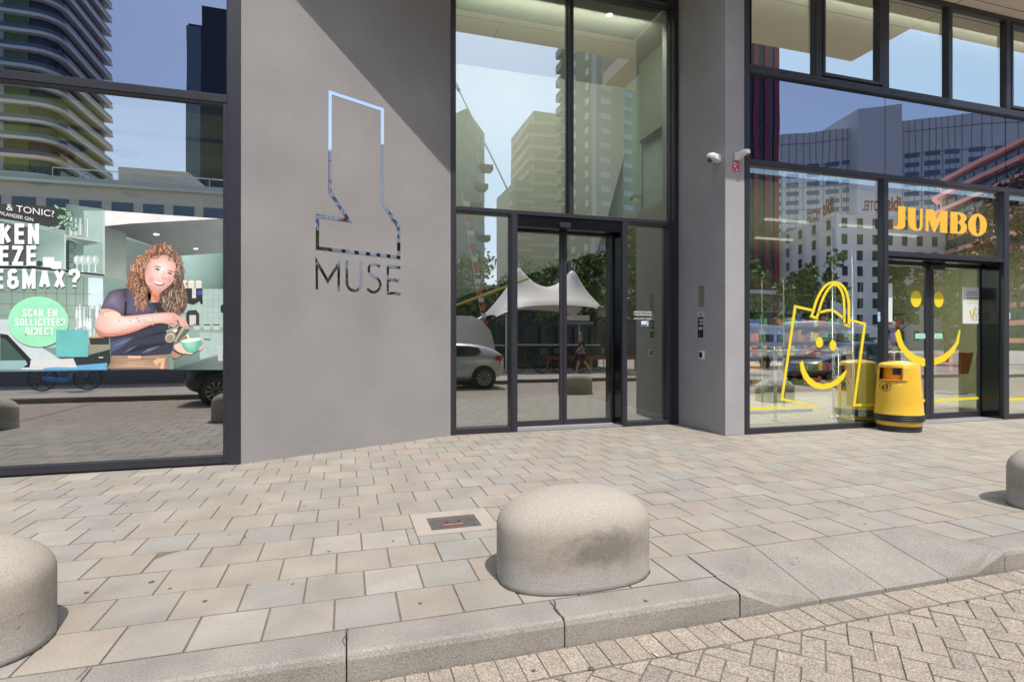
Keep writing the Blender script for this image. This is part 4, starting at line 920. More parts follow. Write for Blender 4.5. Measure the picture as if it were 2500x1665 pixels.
# woman: back hair
HR = [(600,190),(700,90),(790,60),(900,90),(1000,180),(1060,300),(1075,430),(1060,520),(1120,700),(1110,820),(1060,900),(940,900),(820,880),(780,700),(640,650),(650,780),(600,880),(520,830),(480,700),(400,560),(430,380),(480,260),(540,220)]
SG(HR, (150,112,90), (78,58,46), (770,480), B_)
S([(420,600),(470,600),(560,700),(640,780),(780,780),(840,880),(1000,930),(960,1100),(940,1380),(200,1420),(190,1180),(60,1170),(60,900),(110,770),(180,650),(260,620)], (78,76,92), B_)
SG([(230,930),(420,910),(640,900),(820,900),(960,1000),(940,1200),(900,1330),(600,1380),(230,1390),(200,1200)], (72,74,88), (50,50,62), (640,1150), B_)
SG([(400,620),(470,610),(560,700),(640,780),(700,890),(480,930),(390,900),(385,760)], (92,90,108), (112,108,130), (500,760), B_)   # t-shirt
SG([(110,770),(180,650),(260,620),(340,640),(385,760),(370,935),(200,870),(80,850)], (92,84,102), (140,130,148), (220,740), B_); S([(370,760),(395,770),(385,930),(350,940)], (44,44,56), B_)
S([(190,1180),(480,1130),(860,1030),(950,1100),(940,1380),(720,1400),(200,1420)], (66,68,82), B_); S([(200,1250),(360,1200),(470,1190),(340,1300),(205,1370)], (86,96,124), B_)
for q_ in ([(300,1400),(560,1280),(900,1250),(760,1300),(500,1360)],[(480,1220),(800,1120),(880,1130),(640,1190)]): S(q_, (46,48,60), B_)
for q_ in ([(340,1390),(420,1330),(520,1290),(430,1345)],[(560,1390),(640,1330),(800,1290),(680,1350)],[(205,1310),(330,1240),(460,1200),(340,1270)]): S(q_, (118,120,140), B_)
S([(690,780),(800,770),(840,880),(760,890)], (52,56,62), B_)
S([(650,560),(820,600),(790,690),(760,775),(690,775),(680,660)], (224,150,132), B_)     # neck
S([(680,660),(760,690),(790,690),(760,775),(740,775)], (205,128,108), B_)
# face
FC = smooth([(660,250),(740,205),(860,205),(960,260),(985,360),(960,480),(900,580),(800,650),(720,650),(640,590),(600,480),(610,350),(660,250)], 2)
SG(FC, (206,158,144), (244,220,212), (800,360), B_, 5)
SG(ell(668,500,52,66,18), (229,190,180), (232,158,148), (668,500), B_); SG(ell(905,510,42,56,18), (222,176,164), (226,150,140), (905,510), B_)
S([(718,372),(760,362),(792,388),(760,396)], (140,104,92), B_); S(ell(757,380,13,11,12), (92,104,98), B_); S([(868,418),(905,412),(938,436),(905,444)], (140,104,92), B_); S(ell(905,428,13,11,12), (92,104,98), B_)
S([(700,352),(745,335),(800,352),(800,362),(745,348)], (130,82,60), B_); S([(868,398),(910,390),(950,408),(948,418),(905,402)], (130,82,60), B_)
S([(700,382),(740,402),(785,400),(740,410)], (228,180,168), B_)
S(smooth([(800,470),(830,400),(850,410),(865,470),(850,500),(810,490)],1), (230,184,174), B_); S(ell(845,492,16,6,10), (196,130,118), B_); S(ell(812,482,10,5,10), (204,140,128), B_)
S(smooth([(690,500),(740,530),(790,545),(850,540),(830,570),(780,580),(730,560),(690,500)],1), (150,66,60), B_); S(smooth([(702,510),(745,530),(790,543),(835,543),(815,560),(775,562),(730,545)],1), (255,250,246), B_); S([(680,495),(700,490),(705,520)], (214,150,140), B_)
# curls
def curl(x, y, s_, c, L_=5, wv=1):
    LAY[0] += .5; pts = []; a = rp.uniform(0,6.28); dx = rp.uniform(-.35,.35)
    for i in range(L_*4): t = i/3; pts.append((x+dx*s_*t+math.sin(t*2.1+a)*s_*.9*wv, y+s_*t*.85+math.cos(t*2.1+a)*s_*.5))
    draw_stroke(PBM, pts, rp.uniform(4,8), lambda p_, q_: fp(230+p_/4.9016, 580+q_/4.9016), False, 0, pc(c))
def inpoly(x, y, pl):
    r = False
    for i in range(len(pl)):
        (x1,y1),(x2,y2) = pl[i-1], pl[i]
        if (y1 > y) != (y2 > y) and x < (x2-x1)*(y-y1)/(y2-y1)+x1: r = not r
    return r
face = [(640,300),(680,235),(760,205),(860,205),(945,245),(985,360),(960,480),(900,600),(800,660),(700,660),(600,560),(590,400)]
shirtv = [(640,690),(790,700),(840,880),(640,860)]
cnt = 0
while cnt < 430:
    x, y = rp.uniform(390,1130), rp.uniform(60,920)
    if not inpoly(x, y, HR) and rp.random() < .992: continue
    if inpoly(x, y, face) or inpoly(x, y, shirtv): continue
    if x < 380 or x > 1140 or (y < 250 and (x < 480 or x > 1040)): continue
    f_ = min(1, max(0, (x-620)/300)); lt = rp.choice([0,.25,.6,1])
    a_ = (160+82*lt, 108+80*lt, 84+74*lt); d_ = (92+115*lt, 82+104*lt, 70+96*lt)
    if y < 300: f_ *= .5
    curl(x, y-14, rp.uniform(9,17), tuple(a_[i]*(1-f_)+d_[i]*f_ for i in range(3)), rp.choice([3,4,5])); cnt += 1
LAY[0] += 3
# apron
SG([(215,1410),(560,1412),(890,1395),(880,1445),(890,1568),(150,1568),(200,1480)], (150,124,102), (206,178,150), (520,1510), B_); S([(215,1450),(700,1480),(880,1440),(880,1410),(560,1425),(215,1412)], (168,144,120), B_); S([(400,1412),(560,1412),(560,1455),(410,1450)], (222,186,158), B_)
for y in (1430,1462,1490): S([(215,y),(700,y+22),(880,y-12),(880,y-6),(700,y+30),(215,y+6)], (126,104,84), B_)
S([(700,1480),(760,1440),(850,1440),(830,1568),(790,1568),(800,1480),(740,1530)], (212,178,140), B_)
# near arm and hand, far arm
S([(960,1280),(1040,1260),(1080,1380),(1000,1440),(940,1440),(915,1400)], (170,140,122), B_); S([(940,1330),(1020,1380),(1060,1390),(1060,1400),(1010,1392),(935,1345)], (50,44,42), B_)
S(smooth([(970,1280),(1040,1250),(1140,1340),(1190,1390),(1150,1396),(1040,1380),(985,1350),(950,1300),(970,1280)],1), (242,196,182), B_)
S(smooth([(1270,1230),(1300,1230),(1308,1245),(1285,1255)],1), (240,190,178), B_); S(smooth([(1270,1290),(1302,1296),(1300,1325),(1255,1360),(1250,1330)],1), (240,184,172), B_)
ARM = smooth([(80,850),(200,850),(310,900),(325,940),(480,930),(700,905),(860,895),(960,895),(1000,930),(1080,960),(1095,990),(1140,1070),(1120,1085),(1080,1060),(1080,1078),(1045,1075),(1020,1000),(980,980),(1000,1030),(950,1075),(915,1060),(890,1030),(760,1018),(640,1060),(480,1130),(320,1170),(150,1188),(50,1170),(15,1080),(25,990),(60,900),(80,850)], 1)
S(ARM, (216,172,158), B_); SG(smooth([(60,930),(200,900),(320,945),(500,940),(720,915),(900,910),(960,950),(880,1000),(700,1000),(480,1080),(250,1120),(80,1120),(30,1040),(60,930)],1), (222,182,168), (244,220,212), (420,1000), B_); S(smooth([(20,1080),(120,1150),(320,1140),(480,1105),(640,1042),(760,1012),(640,1060),(480,1130),(320,1170),(150,1188),(50,1170),(15,1100)],1), (200,136,120), B_); S(smooth([(120,900),(230,880),(300,910),(320,940),(200,950),(120,940)],1), (236,208,184), B_)
for q_ in ([(1000,960),(1020,1000),(1045,1070),(1038,1072),(1010,1005)],[(1070,985),(1085,1010),(1110,1075),(1100,1078),(1078,1020)],[(930,960),(975,990),(985,1030),(975,1030),(960,990)]): S(q_, (214,150,140), B_)
for x,y,a in ((540,1000,.4),(590,985,-.2),(630,990,.3),(660,1005,.1),(520,975,1),(430,995,.2),(300,990,.6),(610,1015,.5)): S(ell(x,y,rp.uniform(14,30),4,10,a), (168,134,134), B_)
S([(700,940),(706,940),(712,1050),(700,1050)], (200,176,150), B_)
# jug, milk and cup
S([(860,1110),(1020,1050),(1140,1090),(990,1250),(900,1240)], (176,170,156), B_); S([(1010,1060),(1060,1060),(960,1230),(940,1190)], (88,86,78), B_); S([(1080,1090),(1140,1095),(1000,1240),(985,1230)], (104,112,106), B_); S([(900,1130),(980,1090),(1000,1110),(930,1170)], (226,220,206), B_)
S(ell(912,1190,66,76,26,.7), (110,106,94), B_); S(ell(910,1192,56,64,24,.7), (188,178,160), B_); S(ell(908,1205,40,44,20,.7), (160,144,124), B_)
draw_stroke(PBM, smooth([(905,1085),(890,1050),(905,1025),(960,1040)]), 16, lambda x,y: P(230+x/4.9016, 580+y/4.9016, 6.946-LAY[0]*.00002), False, 0, srgb(150,150,142))
S([(1100,1160),(1122,1150),(1146,1215),(1126,1222)], (232,222,204), B_); S([(1010,1235),(1100,1160),(1110,1170),(1040,1222)], (206,166,100), B_)
SG(smooth([(1030,1240),(1285,1205),(1290,1270),(1255,1340),(1190,1380),(1120,1370),(1070,1330),(1030,1240)],1), (110,176,148), (164,222,196), (1130,1270), B_); S(ell(1158,1225,127,22,26,-.14), (238,232,222), B_); S(smooth([(1230,1250),(1285,1230),(1280,1290),(1240,1345),(1200,1368)],1), (112,180,152), B_)
# disc, lettering, teal plate
ZT = 6.946-(LAY[0]+6)*.00002
LAY[0] += 4; S(ell(93.5,785,74,61.5,48), (158,222,184), (1,0,0)); LAY[0] += 2
S([(139,803),(141,804.5),(213,804.5),(215.5,807),(216,868),(213.5,871),(140,871),(137,868),(137,807)], (112,184,180), (1,0,0)); LAY[0] += 2
pst = PBM.build('print', M_PRINT, ps)
TXT = MB(); wc = (.92,.92,.92)
def tx(t_, x0, x1, yb, yt, sl=.0, bold=.05, k=Cc):
    a = fp(k[1]+x0/k[0], k[2]+yb/k[0]); r = fp(k[1]+x1/k[0], k[2]+yb/k[0]); tp = fp(k[1]+x0/k[0], k[2]+yt/k[0])
    vs, fs = textflat(t_, bold); xa = min(v[0] for v in vs); xb = max(v[0] for v in vs); ya = min(v[1] for v in vs); yb_ = max(v[1] for v in vs)
    TXT.add([Vector((a.x+(x-xa)/(xb-xa)*(r.x-a.x), a.y, a.z+(y-ya)/(yb_-ya)*(tp.z-a.z)+ (x-xa)/(xb-xa)*(r.x-a.x)*sl)) for x, y in vs], fs, 0, wc)
GLY = {'K':[[(0,0),(0,1)],[(1,1),(.12,.45)],[(.3,.6),(1,0)]],'E':[[(.95,0),(0,0),(0,1),(.95,1)],[(0,.52),(.85,.52)]],'N':[[(0,0),(0,1)],[(.04,.96),(.96,.04)],[(1,0),(1,1)]],'Z':[[(0,1),(1,1)],[(.9,.93),(.1,.07)],[(0,0),(1,0)]],
'M':[[(0,0),(0,1)],[(.06,.94),(.5,.2),(.94,.94)],[(1,1),(1,0)]],'A':[[(0,0),(.45,1)],[(1,0),(.55,1)],[(.2,.3),(.8,.3)]],'X':[[(0,1),(1,0)],[(0,0),(1,1)]],'?':[[(0,.72),(.05,.93),(.3,1),(.75,1),(1,.88),(1,.68),(.55,.45),(.5,.27)],[(.5,0),(.5,.10)]],
'R':[[(0,0),(0,1),(.75,1),(1,.85),(1,.65),(.75,.5),(0,.5)],[(.5,.5),(1,0)]],'W':[[(0,1),(.25,0),(.5,.75),(.75,0),(1,1)]],'D':[[(0,0),(0,1),(.65,1),(1,.8),(1,.2),(.65,0),(0,0)]],
'S':[[(1,.75),(.9,.95),(.6,1),(.3,1),(.03,.88),(.05,.65),(.9,.38),(1,.2),(.8,.02),(.4,0),(.08,.06),(0,.26)]],'C':[[(1,.72),(.95,.92),(.65,1),(.35,1),(.05,.9),(0,.7),(0,.3),(.05,.1),(.35,0),(.65,0),(.95,.08),(1,.28)]],
'O':[[(.35,0),(.05,.1),(0,.3),(0,.7),(.05,.9),(.35,1),(.65,1),(.95,.9),(1,.7),(1,.3),(.95,.1),(.65,0),(.35,0)]],'L':[[(0,1),(0,0),(.9,0)]],'I':[[(.5,0),(.5,1)]],'T':[[(0,1),(1,1)],[(.5,1),(.5,0)]],
'&':[[(1,.42),(.95,.1),(.6,0),(.3,0),(.02,.12),(.02,.38),(.3,.52),(.8,.52)],[(.3,.52),(.08,.65),(.08,.88),(.35,1),(.7,1),(.85,.88)],[(.8,.64),(.8,.40)]]}
WID = {'M':1.25,'W':1.3,'I':.25,'&':1.05,' ':.5,'E':.85,'L':.82}
def block(t_, x0, x1, yb, yt, sw, k=Cc):
    hgt = yb-yt; tot = sum(WID.get(ch,1) for ch in t_)+.0; gap = sw*1.45; unit = ((x1-x0)-gap*(len(t_)-1)-sw*len(t_)+sw*0)/tot; x = x0
    base_ = LAY[0]
    for ch in t_:
        LAY[0] = base_; cw = WID.get(ch,1)*unit
        for st_ in GLY.get(ch, []):
            LAY[0] += 9
            pts = [(x+sw/2+a*cw, yb-sw/2-b_*(hgt-sw)) for a, b_ in st_]
            for e0, e1 in ((0,1),(-1,-2)):
                q1, q2 = Vector(pts[e0]), Vector(pts[e1]); dd_ = q1-q2
                if (abs(dd_.x) < .01 or abs(dd_.y) < .01) and ch not in 'CSO&?' : pts[e0] = tuple(q1+dd_.normalized()*sw/2*.98)
            draw_stroke(TXT, pts, sw, lambda p_, q_: fp(k[1]+p_/k[0], k[2]+q_/k[0]), False, 0, wc)
        x += cw+sw+gap*.55
    return x
def fitblock(t_, x0, x1, yb, yt, sw):
    # find the width that makes the word end at x1
    w_ = sum(WID.get(ch,1) for ch in t_); g_ = sw*.55; unit = (x1-x0-len(t_)*sw-(len(t_)-1)*g_)/w_; tot = unit*w_
    block(t_, x0, x0 + tot + sw*1.45*(len(t_)-1) + sw*len(t_), yb, yt, sw)
fitblock('WERKEN', -415, 318, 404, 212, 38); fitblock('DEZE', -145, 313, 606, 418, 38); fitblock('E&MAX?', -62, 700, 822, 634, 38)
fitblock('SCAN EN', 210, 513, 1082, 1008, 13); fitblock('SOLLICITEER', 138, 580, 1168, 1096, 13); fitblock('DIRECT', 236, 488, 1252, 1184, 13)
tx('& TONIC?', 60, 505, 88, 28, -.11, bold=.0); tx('BOWLANDER GIN', -85, 310, 112, 78, -.19, bold=.0); tx('BARTJE', 472, 548, 262, 240, -.1, bold=0)
TXT.build('lettering', M_PRINT, ps)
# ---------------------------------------------------------------- the street behind the camera, seen in the glass
def VP(px, D, V): q = R(px, 832, D, V); return (q.x, q.y)
GL = 6.95; GD = 8.21
UB = {}
def wincopies(par, a, b, zs, n, w_, h_, m, key, name='window', inset=.12, th=.12, skip=0):
    a, b = Vector((*a,0)), Vector((*b,0)); d = (b-a); L_ = d.length; d.normalize(); nr = Vector((d.y,-d.x,0)); ang = math.atan2(d.y, d.x)
    if key not in UB:
        mb = MB(); mb.box((-w_/2,-th,0),(w_/2,th*.5,h_)); o = mb.build(name, m); UB[key] = o; COL.objects.unlink(o)
    rr = random.Random(len(zs)*7+n)
    for z in zs:
        for i in range(n):
            if skip and rr.random() < skip: continue
            o = UB[key].copy(); COL.objects.link(o); p = a + d*(L_*(i+.5)/n)
            o.parent = par; o.location = Vector((p.x, p.y, z)) - Vector(par.location); o.rotation_euler = (0,0,ang)
def tower(name, label, plan, h, m, cat='building', grp=None):
    cx = sum(p[0] for p in plan)/len(plan); cy = sum(p[1] for p in plan)/len(plan)
    t = thing(name, label, cat, (cx, cy, 0), grp); MB().prism(plan, -.1, h).build('walls', m, t); return t
def offs(plan, d):
    n = len(plan); ar = sum(plan[i][0]*plan[(i+1)%n][1]-plan[(i+1)%n][0]*plan[i][1] for i in range(n)); sg_ = 1 if ar > 0 else -1; out = []
    for i in range(n):
        p = Vector(plan[i]); a = (p-Vector(plan[i-1])).normalized(); c = (Vector(plan[(i+1)%n])-p).normalized()
        n1 = Vector((a.y,-a.x))*sg_; n2 = Vector((c.y,-c.x))*sg_; mt = (n1+n2).normalized(); k = d/max(mt.dot(n1),.4); out.append(tuple(p+mt*k))
    return out
MDG = mat('dark_glazing', (.03,.04,.055), .15); MBL = mat('blue_glazing', (.10,.15,.22), .12); MPW = mat('pale_window', (.45,.52,.58), .2)
# balcony tower far on the left
ar = [(-47.9-4+4*math.sin(t), -104.1+4*math.cos(t)) for t in [math.pi/2*k/6 for k in range(7)]]
plan = [(-120,-100.1)] + ar + [(-47.9,-124), (-120,-124)]
t = tower('balcony_tower', 'tall apartment tower with curved pale balcony bands and green panels across the street', offs(plan,-1.2), 96, MDG)
for k in range(31):
    MB().prism(plan, 2.2+k*3.05, 2.75+k*3.05).build('balcony_slab', mat('balcony_grey', (.80,.78,.74), .7), t)
    if k > 9: MB().prism(offs(plan,-.12), 2.75+k*3.05, 3.5+k*3.05).build('balustrade', mat('balustrade_glass', (.12,.16,.20), .15), t)
x = -52.5
for i in range(12):
    w_ = (3.5, 6, 5)[i%3]; MB().box((x-w_,-101.25,0),(x,-101.1,96)).build('cladding_strip', [mat('leaf_green', (.11,.17,.06), .5), mat('lavender', (.24,.24,.36), .5), mat('leaf_green', (0,0,0))][i%3], t)
    MB().box((x-w_-.6,-101.2,0),(x-w_,-100.95,96)).build('cladding_edge', mat('pale_edge', (.45,.45,.5)), t); x -= w_+.6
# dark stepped tower
a, c, d_ = VP(459,107,GL), VP(490,107,GL), VP(640,107,GL)
t = tower('dark_tower', 'black stepped office tower rising beyond the low pale block', [(a[0],a[1]),(c[0]+40,a[1]),(c[0]+40,a[1]-25),(a[0],a[1]-25)], 63, mat('tower_black', (.012,.014,.028), .3))
MB().box((c[0],a[1]-.2,63),(c[0]+40,a[1]-22,67)).build('roof_step', mat('tower_black', (0,0,0)), t)
MB().box((a[0]-.3,a[1]-.05,0),(a[0]+2.2,a[1]+.15,62.5)).build('edge_strip', mat('steel_edge', (.12,.15,.22), .3), t)
# low pale block
t = tower('low_block', 'long low pale block with a row of windows under its roof edge', [(-75,-55.7),(-10,-55.7),(-10,-70),(-75,-70)], 18.4, mat('pale_render', (.70,.67,.58), .8))
MB().box((-75.4,-55.2,17.9),(-9.6,-56,18.7)).build('roof_edge', mat('pale_trim', (.55,.56,.55)), t)
wincopies(t, (-75,-55.66), (-10,-55.66), [2.0,5.2,8.4,11.6,14.9], 22, 2.0, 1.5, MBL, 'low')
MB().slab([(-24.5,-58,18.7),(-15,-58,18.7),(-17.5,-58,20.9),(-24.5,-58,20.9)], (0,-4,0)).build('roof_hut', mat('pale_render', (0,0,0)), t)
b = MB(); b.tube([(-30,-56.5,19.9),(-10,-56.5,19.9)], .06, 6)
for k in range(9): b.tube([(-30+k*2.5,-56.5,18.6),(-30+k*2.5,-56.5,19.9)], .05, 6)
b.build('roof_railing', M_CHROME, t)
# near grey wall
t = thing('street_wall', 'smooth grey street wall with a round vent across the road', 'wall', (-11,-7.2,0))
MB().box((-24,-7.5,-.1),(-4.6,-7,3.0)).build('wall_body', mat('street_grey', (.17,.17,.20), .7, var=.05), t)
q_ = R(431,892,17.2,GL); MB().lathe([(.0,0),(.24,0),(.26,-.03),(.24,-.05)], (q_.x,-6.96,max(.5,q_.z)), 24, ax='y').build('vent', MDG, t)
# seen in the entrance glass
p1, p2, p3 = VP(1040,96,GD), VP(1138,88,GD), VP(1183,99,GD); back = ((p1[0]+p3[0])/2+3, p1[1]-30)
t = tower('grey_tower', 'dark grey rotated apartment block with scattered balconies, reflected left in the entrance glass', [p1,p2,p3,back], 38.5, mat('slate_cladding', (.30,.31,.27), .7))
wincopies(t, p3, p2, [2+3*k for k in range(12)], 8, .7, 1.7, MPW, 'gt', skip=.25)
for k, s_ in enumerate((.25,.8,.45,.7,.2,.55,.85)):
    q_ = Vector(p2).lerp(Vector(p3), s_); MB().box((q_.x-1.2,q_.y-.6,6+k*4.2),(q_.x+1.6,q_.y+1.6,6.9+k*4.2)).build('balcony', mat('slate_dark', (.05,.05,.05)), t)
a, c = VP(1304,150,GD), VP(1420,150,GD)
plan = [(a[0],a[1]),(c[0],a[1]),(c[0],a[1]-22),(a[0],a[1]-22)]
t = tower('stepped_tower', 'tall pale apartment tower with saw tooth balconies, reflected in the middle of the entrance glass', plan, 64, mat('sand_render', (.50,.48,.38), .8))
for k in range(18):
    MB().prism([(a[0]-1.6,a[1]+.5),(c[0],a[1]+1.6),(c[0],a[1]-20),(a[0]-.6,a[1]-20)], 4+k*3.3, 4.9+k*3.3).build('balcony', mat('sand_pale', (.66,.61,.48)), t)
a2 = VP(1260,148,GD); 
t = tower('lower_wing', 'lower stepped apartment wing left of the saw tooth balcony tower', [(a2[0],a2[1]),(a[0]+2,a2[1]),(a[0]+2,a2[1]-20),(a2[0],a2[1]-20)], 44.5, mat('sand_render', (0,0,0)))
for k in range(13): MB().box((a2[0]-1.0,a2[1]+1,3+k*3.2),(a[0]-.5,a2[1]-4,3.8+k*3.2)).build('balcony', mat('sand_pale', (0,0,0)), t)
a, c, d_ = VP(1386,118,GD), VP(1450,112,GD), VP(1608,122,GD)
t = tower('brick_tower', 'very tall grey brown brick tower with small pale windows, reflected right in the entrance glass', [a,c,d_,(d_[0]+5,d_[1]-22),(a[0]+12,d_[1]-26)], 100, mat('taupe_brick', (.34,.32,.25), .85))
wincopies(t, d_, c, [2+3.0*k for k in range(31)], 3, 2.6, 1.1, MPW, 'bt1'); wincopies(t, c, a, [2+3.0*k for k in range(31)], 2, 1.0, 1.3, mat('bright_window', (.75,.8,.8), .2), 'bt2')
q_ = Vector(c); MB().box((q_.x-.6,q_.y-.2,0),(q_.x+.3,q_.y+.5,98)).build('corner_strip', mat('pale_edge', (0,0,0)), t)
for k in range(28): MB().box((a[0]-1.6,a[1]-3,10+k*3.1),(a[0]+.6,a[1]+.3,11.6+k*3.1)).build('balcony', mat('tower_black', (0,0,0)), t)
t = tower('street_pavilion', 'dark glazed street pavilion behind the tent', [(3,-26),(36,-26),(36,-33),(3,-33)], 5.6, mat('pavilion_dark', (.035,.045,.04), .5))
wincopies(t, (36,-25.95), (3,-25.95), [.4,3.1], 22, 1.1, 2.1, MDG, 'pav'); MB().box((2.8,-25.6,5.5),(36.2,-26.2,5.8)).build('roof_edge', mat('pale_edge', (0,0,0)), t)
# red striped tower
t = tower('red_striped_tower', 'rounded dark tower with deep red vertical stripes', [(78,-86.3),(89.5,-86.3),(91.5,-86.9),(92.5,-88.5),(92.5,-104),(78,-104)], 74, MDG)
for k in range(5):
    x = 79.2+k*2.9; y = -86.15 if x < 88.6 else -86.6
    MB().box((x,y-.5,0),(x+1.3,y+.12,74)).build('red_stripe', mat('deep_red', (.22,.03,.05), .5), t)
MB()
for k in range(23): MB().box((78.2,-86.35,3+k*3.1),(89,-86.2,3.5+k*3.1)).build('floor_band', mat('night_band', (.03,.035,.06)), t)
# curved panelled office
MPN = mat('panel_grey', (.60,.59,.62), .6, var=.04, scale=.2); MLN2 = mat('panel_line', (.26,.26,.30), .7)
cp = [(1880,206),(1908,202),(1960,201),(2010,199),(2055,197),(2093,196)]; cq = [(2202,190),(2250,188),(2300,186),(2350,184),(2420,182),(2520,180),(2640,178)]
def curved(name, label, pts, h, wins, seed):
    f = [VP(px, D, GL) for px, D in pts]; bk_ = [(x+6, y-18) for x, y in f][::-1]; t = tower(name, label, f+bk_, h, MPN, grp=None)
    for (x0,y0),(x1,y1) in zip(f, f[1:]):
        wincopies(t, (x1,y1), (x0,y0), wins, max(1,round(math.hypot(x1-x0,y1-y0)/7)), 4.2, 1.5, MBL, 'cv', th=.25)
    for z in [h-4-k*8 for k in range(5)]:
        b = MB()
        for (x0,y0),(x1,y1) in zip(f, f[1:]): b.slab([(x0,y0+.12,z),(x1,y1+.12,z),(x1,y1+.12,z+.28),(x0,y0+.12,z+.28)], (0,.1,0))
        b.build('panel_joint', MLN2, t)
    b = MB()
    for (x0,y0),(x1,y1) in zip(f, f[1:]):
        for k in range(3): x, y = x0+(x1-x0)*k/3, y0+(y1-y0)*k/3; b.box((x-.10,y,0),(x+.10,y+.12,h))
    b.build('upright_joint', MLN2, t); return t
curved('curved_office', 'curved grey panelled office left of its dark ladder window', cp, 77, [8+3.3*k for k in range(18)], 1)
curved('curved_office', 'curved grey panelled office right of its dark ladder window', cq, 77, [8+3.3*k for k in range(18)], 2)
a, c = VP(2093,192,GL), VP(2202,188,GL); w0 = VP(2128,191.5,GL); w1 = VP(2150,190.5,GL)
t = tower('office_core', 'grey panelled stair tower with a dark ladder of windows between the curved offices', [a,c,(c[0]+5,c[1]-20),(a[0]+5,a[1]-20)], 82, MPN)
wincopies(t, w1, w0, [4+3.1*k for k in range(24)], 1, (Vector(w0)-Vector(w1)).length, 2.2, MDG, 'core', th=.4)
# white hotel
a, c, d_, e_ = VP(1790,150,GL), VP(2043,106,GL), VP(2470,112,GL), VP(2520,140,GL)
MHW = mat('hotel_white', (.84,.85,.88), .7, var=.03, scale=.3)
t = tower('white_hotel', 'white panelled corner hotel with narrow dark windows and red letters on its roof', [a,c,d_,e_,(a[0]+20,a[1]-22)], 25.7, MHW)
wincopies(t, c, a, [1.5+3.1*k for k in range(8)], 9, 1.15, 1.9, MDG, 'h1'); wincopies(t, d_, c, [1.5+3.1*k for k in range(8)], 12, 1.15, 1.9, MDG, 'h1')
def sign(px0, px1, D0, D1, z0, z1, nm):
    b = MB(); A0, A1 = Vector((*VP(px0,D0,GL),0)), Vector((*VP(px1,D1,GL),0)); u_ = (A0-A1); L_ = u_.length; u_.normalize(); MS = mat('sign_red', (.38,.04,.04), .5)
    text(b, 'ibis', A1+Vector((0,0,z0)), u_, (0,0,1), L_*.38, (z1-z0), .04); text(b, 'HOTEL', A1+u_*L_*.45+Vector((0,0,z0)), u_, (0,0,1), L_*.55, (z1-z0)*.66, .03)
    b.build('roof_lettering', MS, t)
sign(1967,2036,116,105.5,26,29.2,'a'); sign(2105,2200,104.5,105,26,29,'b')
# building with coral bands
MCO = mat('coral', (.92,.42,.35), .5)
f = [VP(px,D,GL) for px,D in ((2283,113),(2330,106),(2400,97),(2500,87),(2640,78))]; bk_ = [(f[-1][0]+30,f[-1][1]-2),(f[0][0]+25,f[0][1]-12)]
t = tower('coral_banded_building', 'zigzag glass building with coral coloured floor bands', offs(f+bk_, -1.0), 33.5, mat('teal_glazing', (.09,.17,.19), .15))
for k in range(12):
    pl_ = offs(f+bk_, .5*math.sin(k*1.3)); MB().prism(pl_, 33-k*2.9, 33.75-k*2.9).build('floor_band', MCO, t)
wincopies(t, f[3], f[0], [1+2.9*k for k in range(11)], 9, .5, 2.0, MDG, 'cz')
# ---------------------------------------------------------------- trees
def tree(x, y, h, r, label, cols, seed, n=2600, trunk_h=None, leaf=.16):
    rr = random.Random(seed); t = thing('street_tree', label, 'tree', (x, y, 0)); th = trunk_h or h*.4
    b = MB(); b.tube([(x,y,-.1),(x+.05,y,th*.5),(x,y+.05,th),(x,y,h*.75)], [.16,.12,.10,.04], 10)
    for k in range(9):
        a = k*2.4; z = th*(.75+.07*k); L_ = r*rr.uniform(.6,.9)
        b.tube([(x,y,z),(x+math.cos(a)*L_*.5,y+math.sin(a)*L_*.5,z+L_*.35),(x+math.cos(a)*L_,y+math.sin(a)*L_,z+L_*.6)], [.06,.04,.015], 6)
    b.build('trunk', mat('bark', (.10,.075,.05), .9, var=.2), t)
    cl = [(rr.gauss(0,.45)*r, rr.gauss(0,.45)*r, th+(h-th)*rr.uniform(.05,.95), rr.uniform(.25,.5)*r*.8) for _ in range(26)]
    b = MB()
    for _ in range(n):
        cx, cy, cz, cr = rr.choice(cl); d = Vector((rr.gauss(0,1),rr.gauss(0,1),rr.gauss(0,.8))).normalized()*cr*rr.random()**.4
        p = Vector((x+cx, y+cy, cz))+d; a = Vector((rr.gauss(0,1),rr.gauss(0,1),rr.gauss(0,1))).normalized(); c_ = a.cross(Vector((rr.gauss(0,1),rr.gauss(0,1),1))).normalized(); s_ = leaf*rr.uniform(.6,1.3)
        b.add([p-a*s_, p+c_*s_*.6, p+a*s_, p-c_*s_*.6], [(0,1,2,3)], 0, rr.choice(cols))
    b.build('crown', mat('leaves', (1,1,1), .6, attr=True), t); return t
GRN = [(.07,.12,.03),(.11,.18,.045),(.05,.09,.025),(.17,.25,.07)]; RD_ = [(.16,.045,.02),(.22,.08,.03),(.10,.04,.02),(.12,.09,.04)]
for px, D, V, h, r, lb, cl_, sd in ((1995,33,GL,6.4,1.75,'round green street tree in front of the white hotel',GRN,1),(1805,31,GL,6.0,1.4,'green street tree at the left of the shop window reflection',GRN,2),
    (2215,34,GL,6.2,1.4,'green street tree mirrored in the left shop door leaf',GRN,3),(2335,36,GL,6.2,1.3,'green street tree mirrored in the right shop door leaf',GRN,4),
    (2445,30,GL,10.2,2.9,'red brown leaved tree mirrored beside the shop sign',RD_,5),
    (1150,38,GD,7.0,2.6,'green street tree left of the white tent',GRN,6),(1330,40,GD,7.2,2.4,'green street tree behind the dip of the white tent',GRN,7),(1460,30,GD,6.2,1.6,'light green tree right of the tent',GRN,8),(1560,26,GD,6.6,2.0,'green tree mirrored in the glass beside the pillar',GRN,9)):
    x, y = VP(px, D, V); tree(x, y, h, r, lb, cl_, sd)
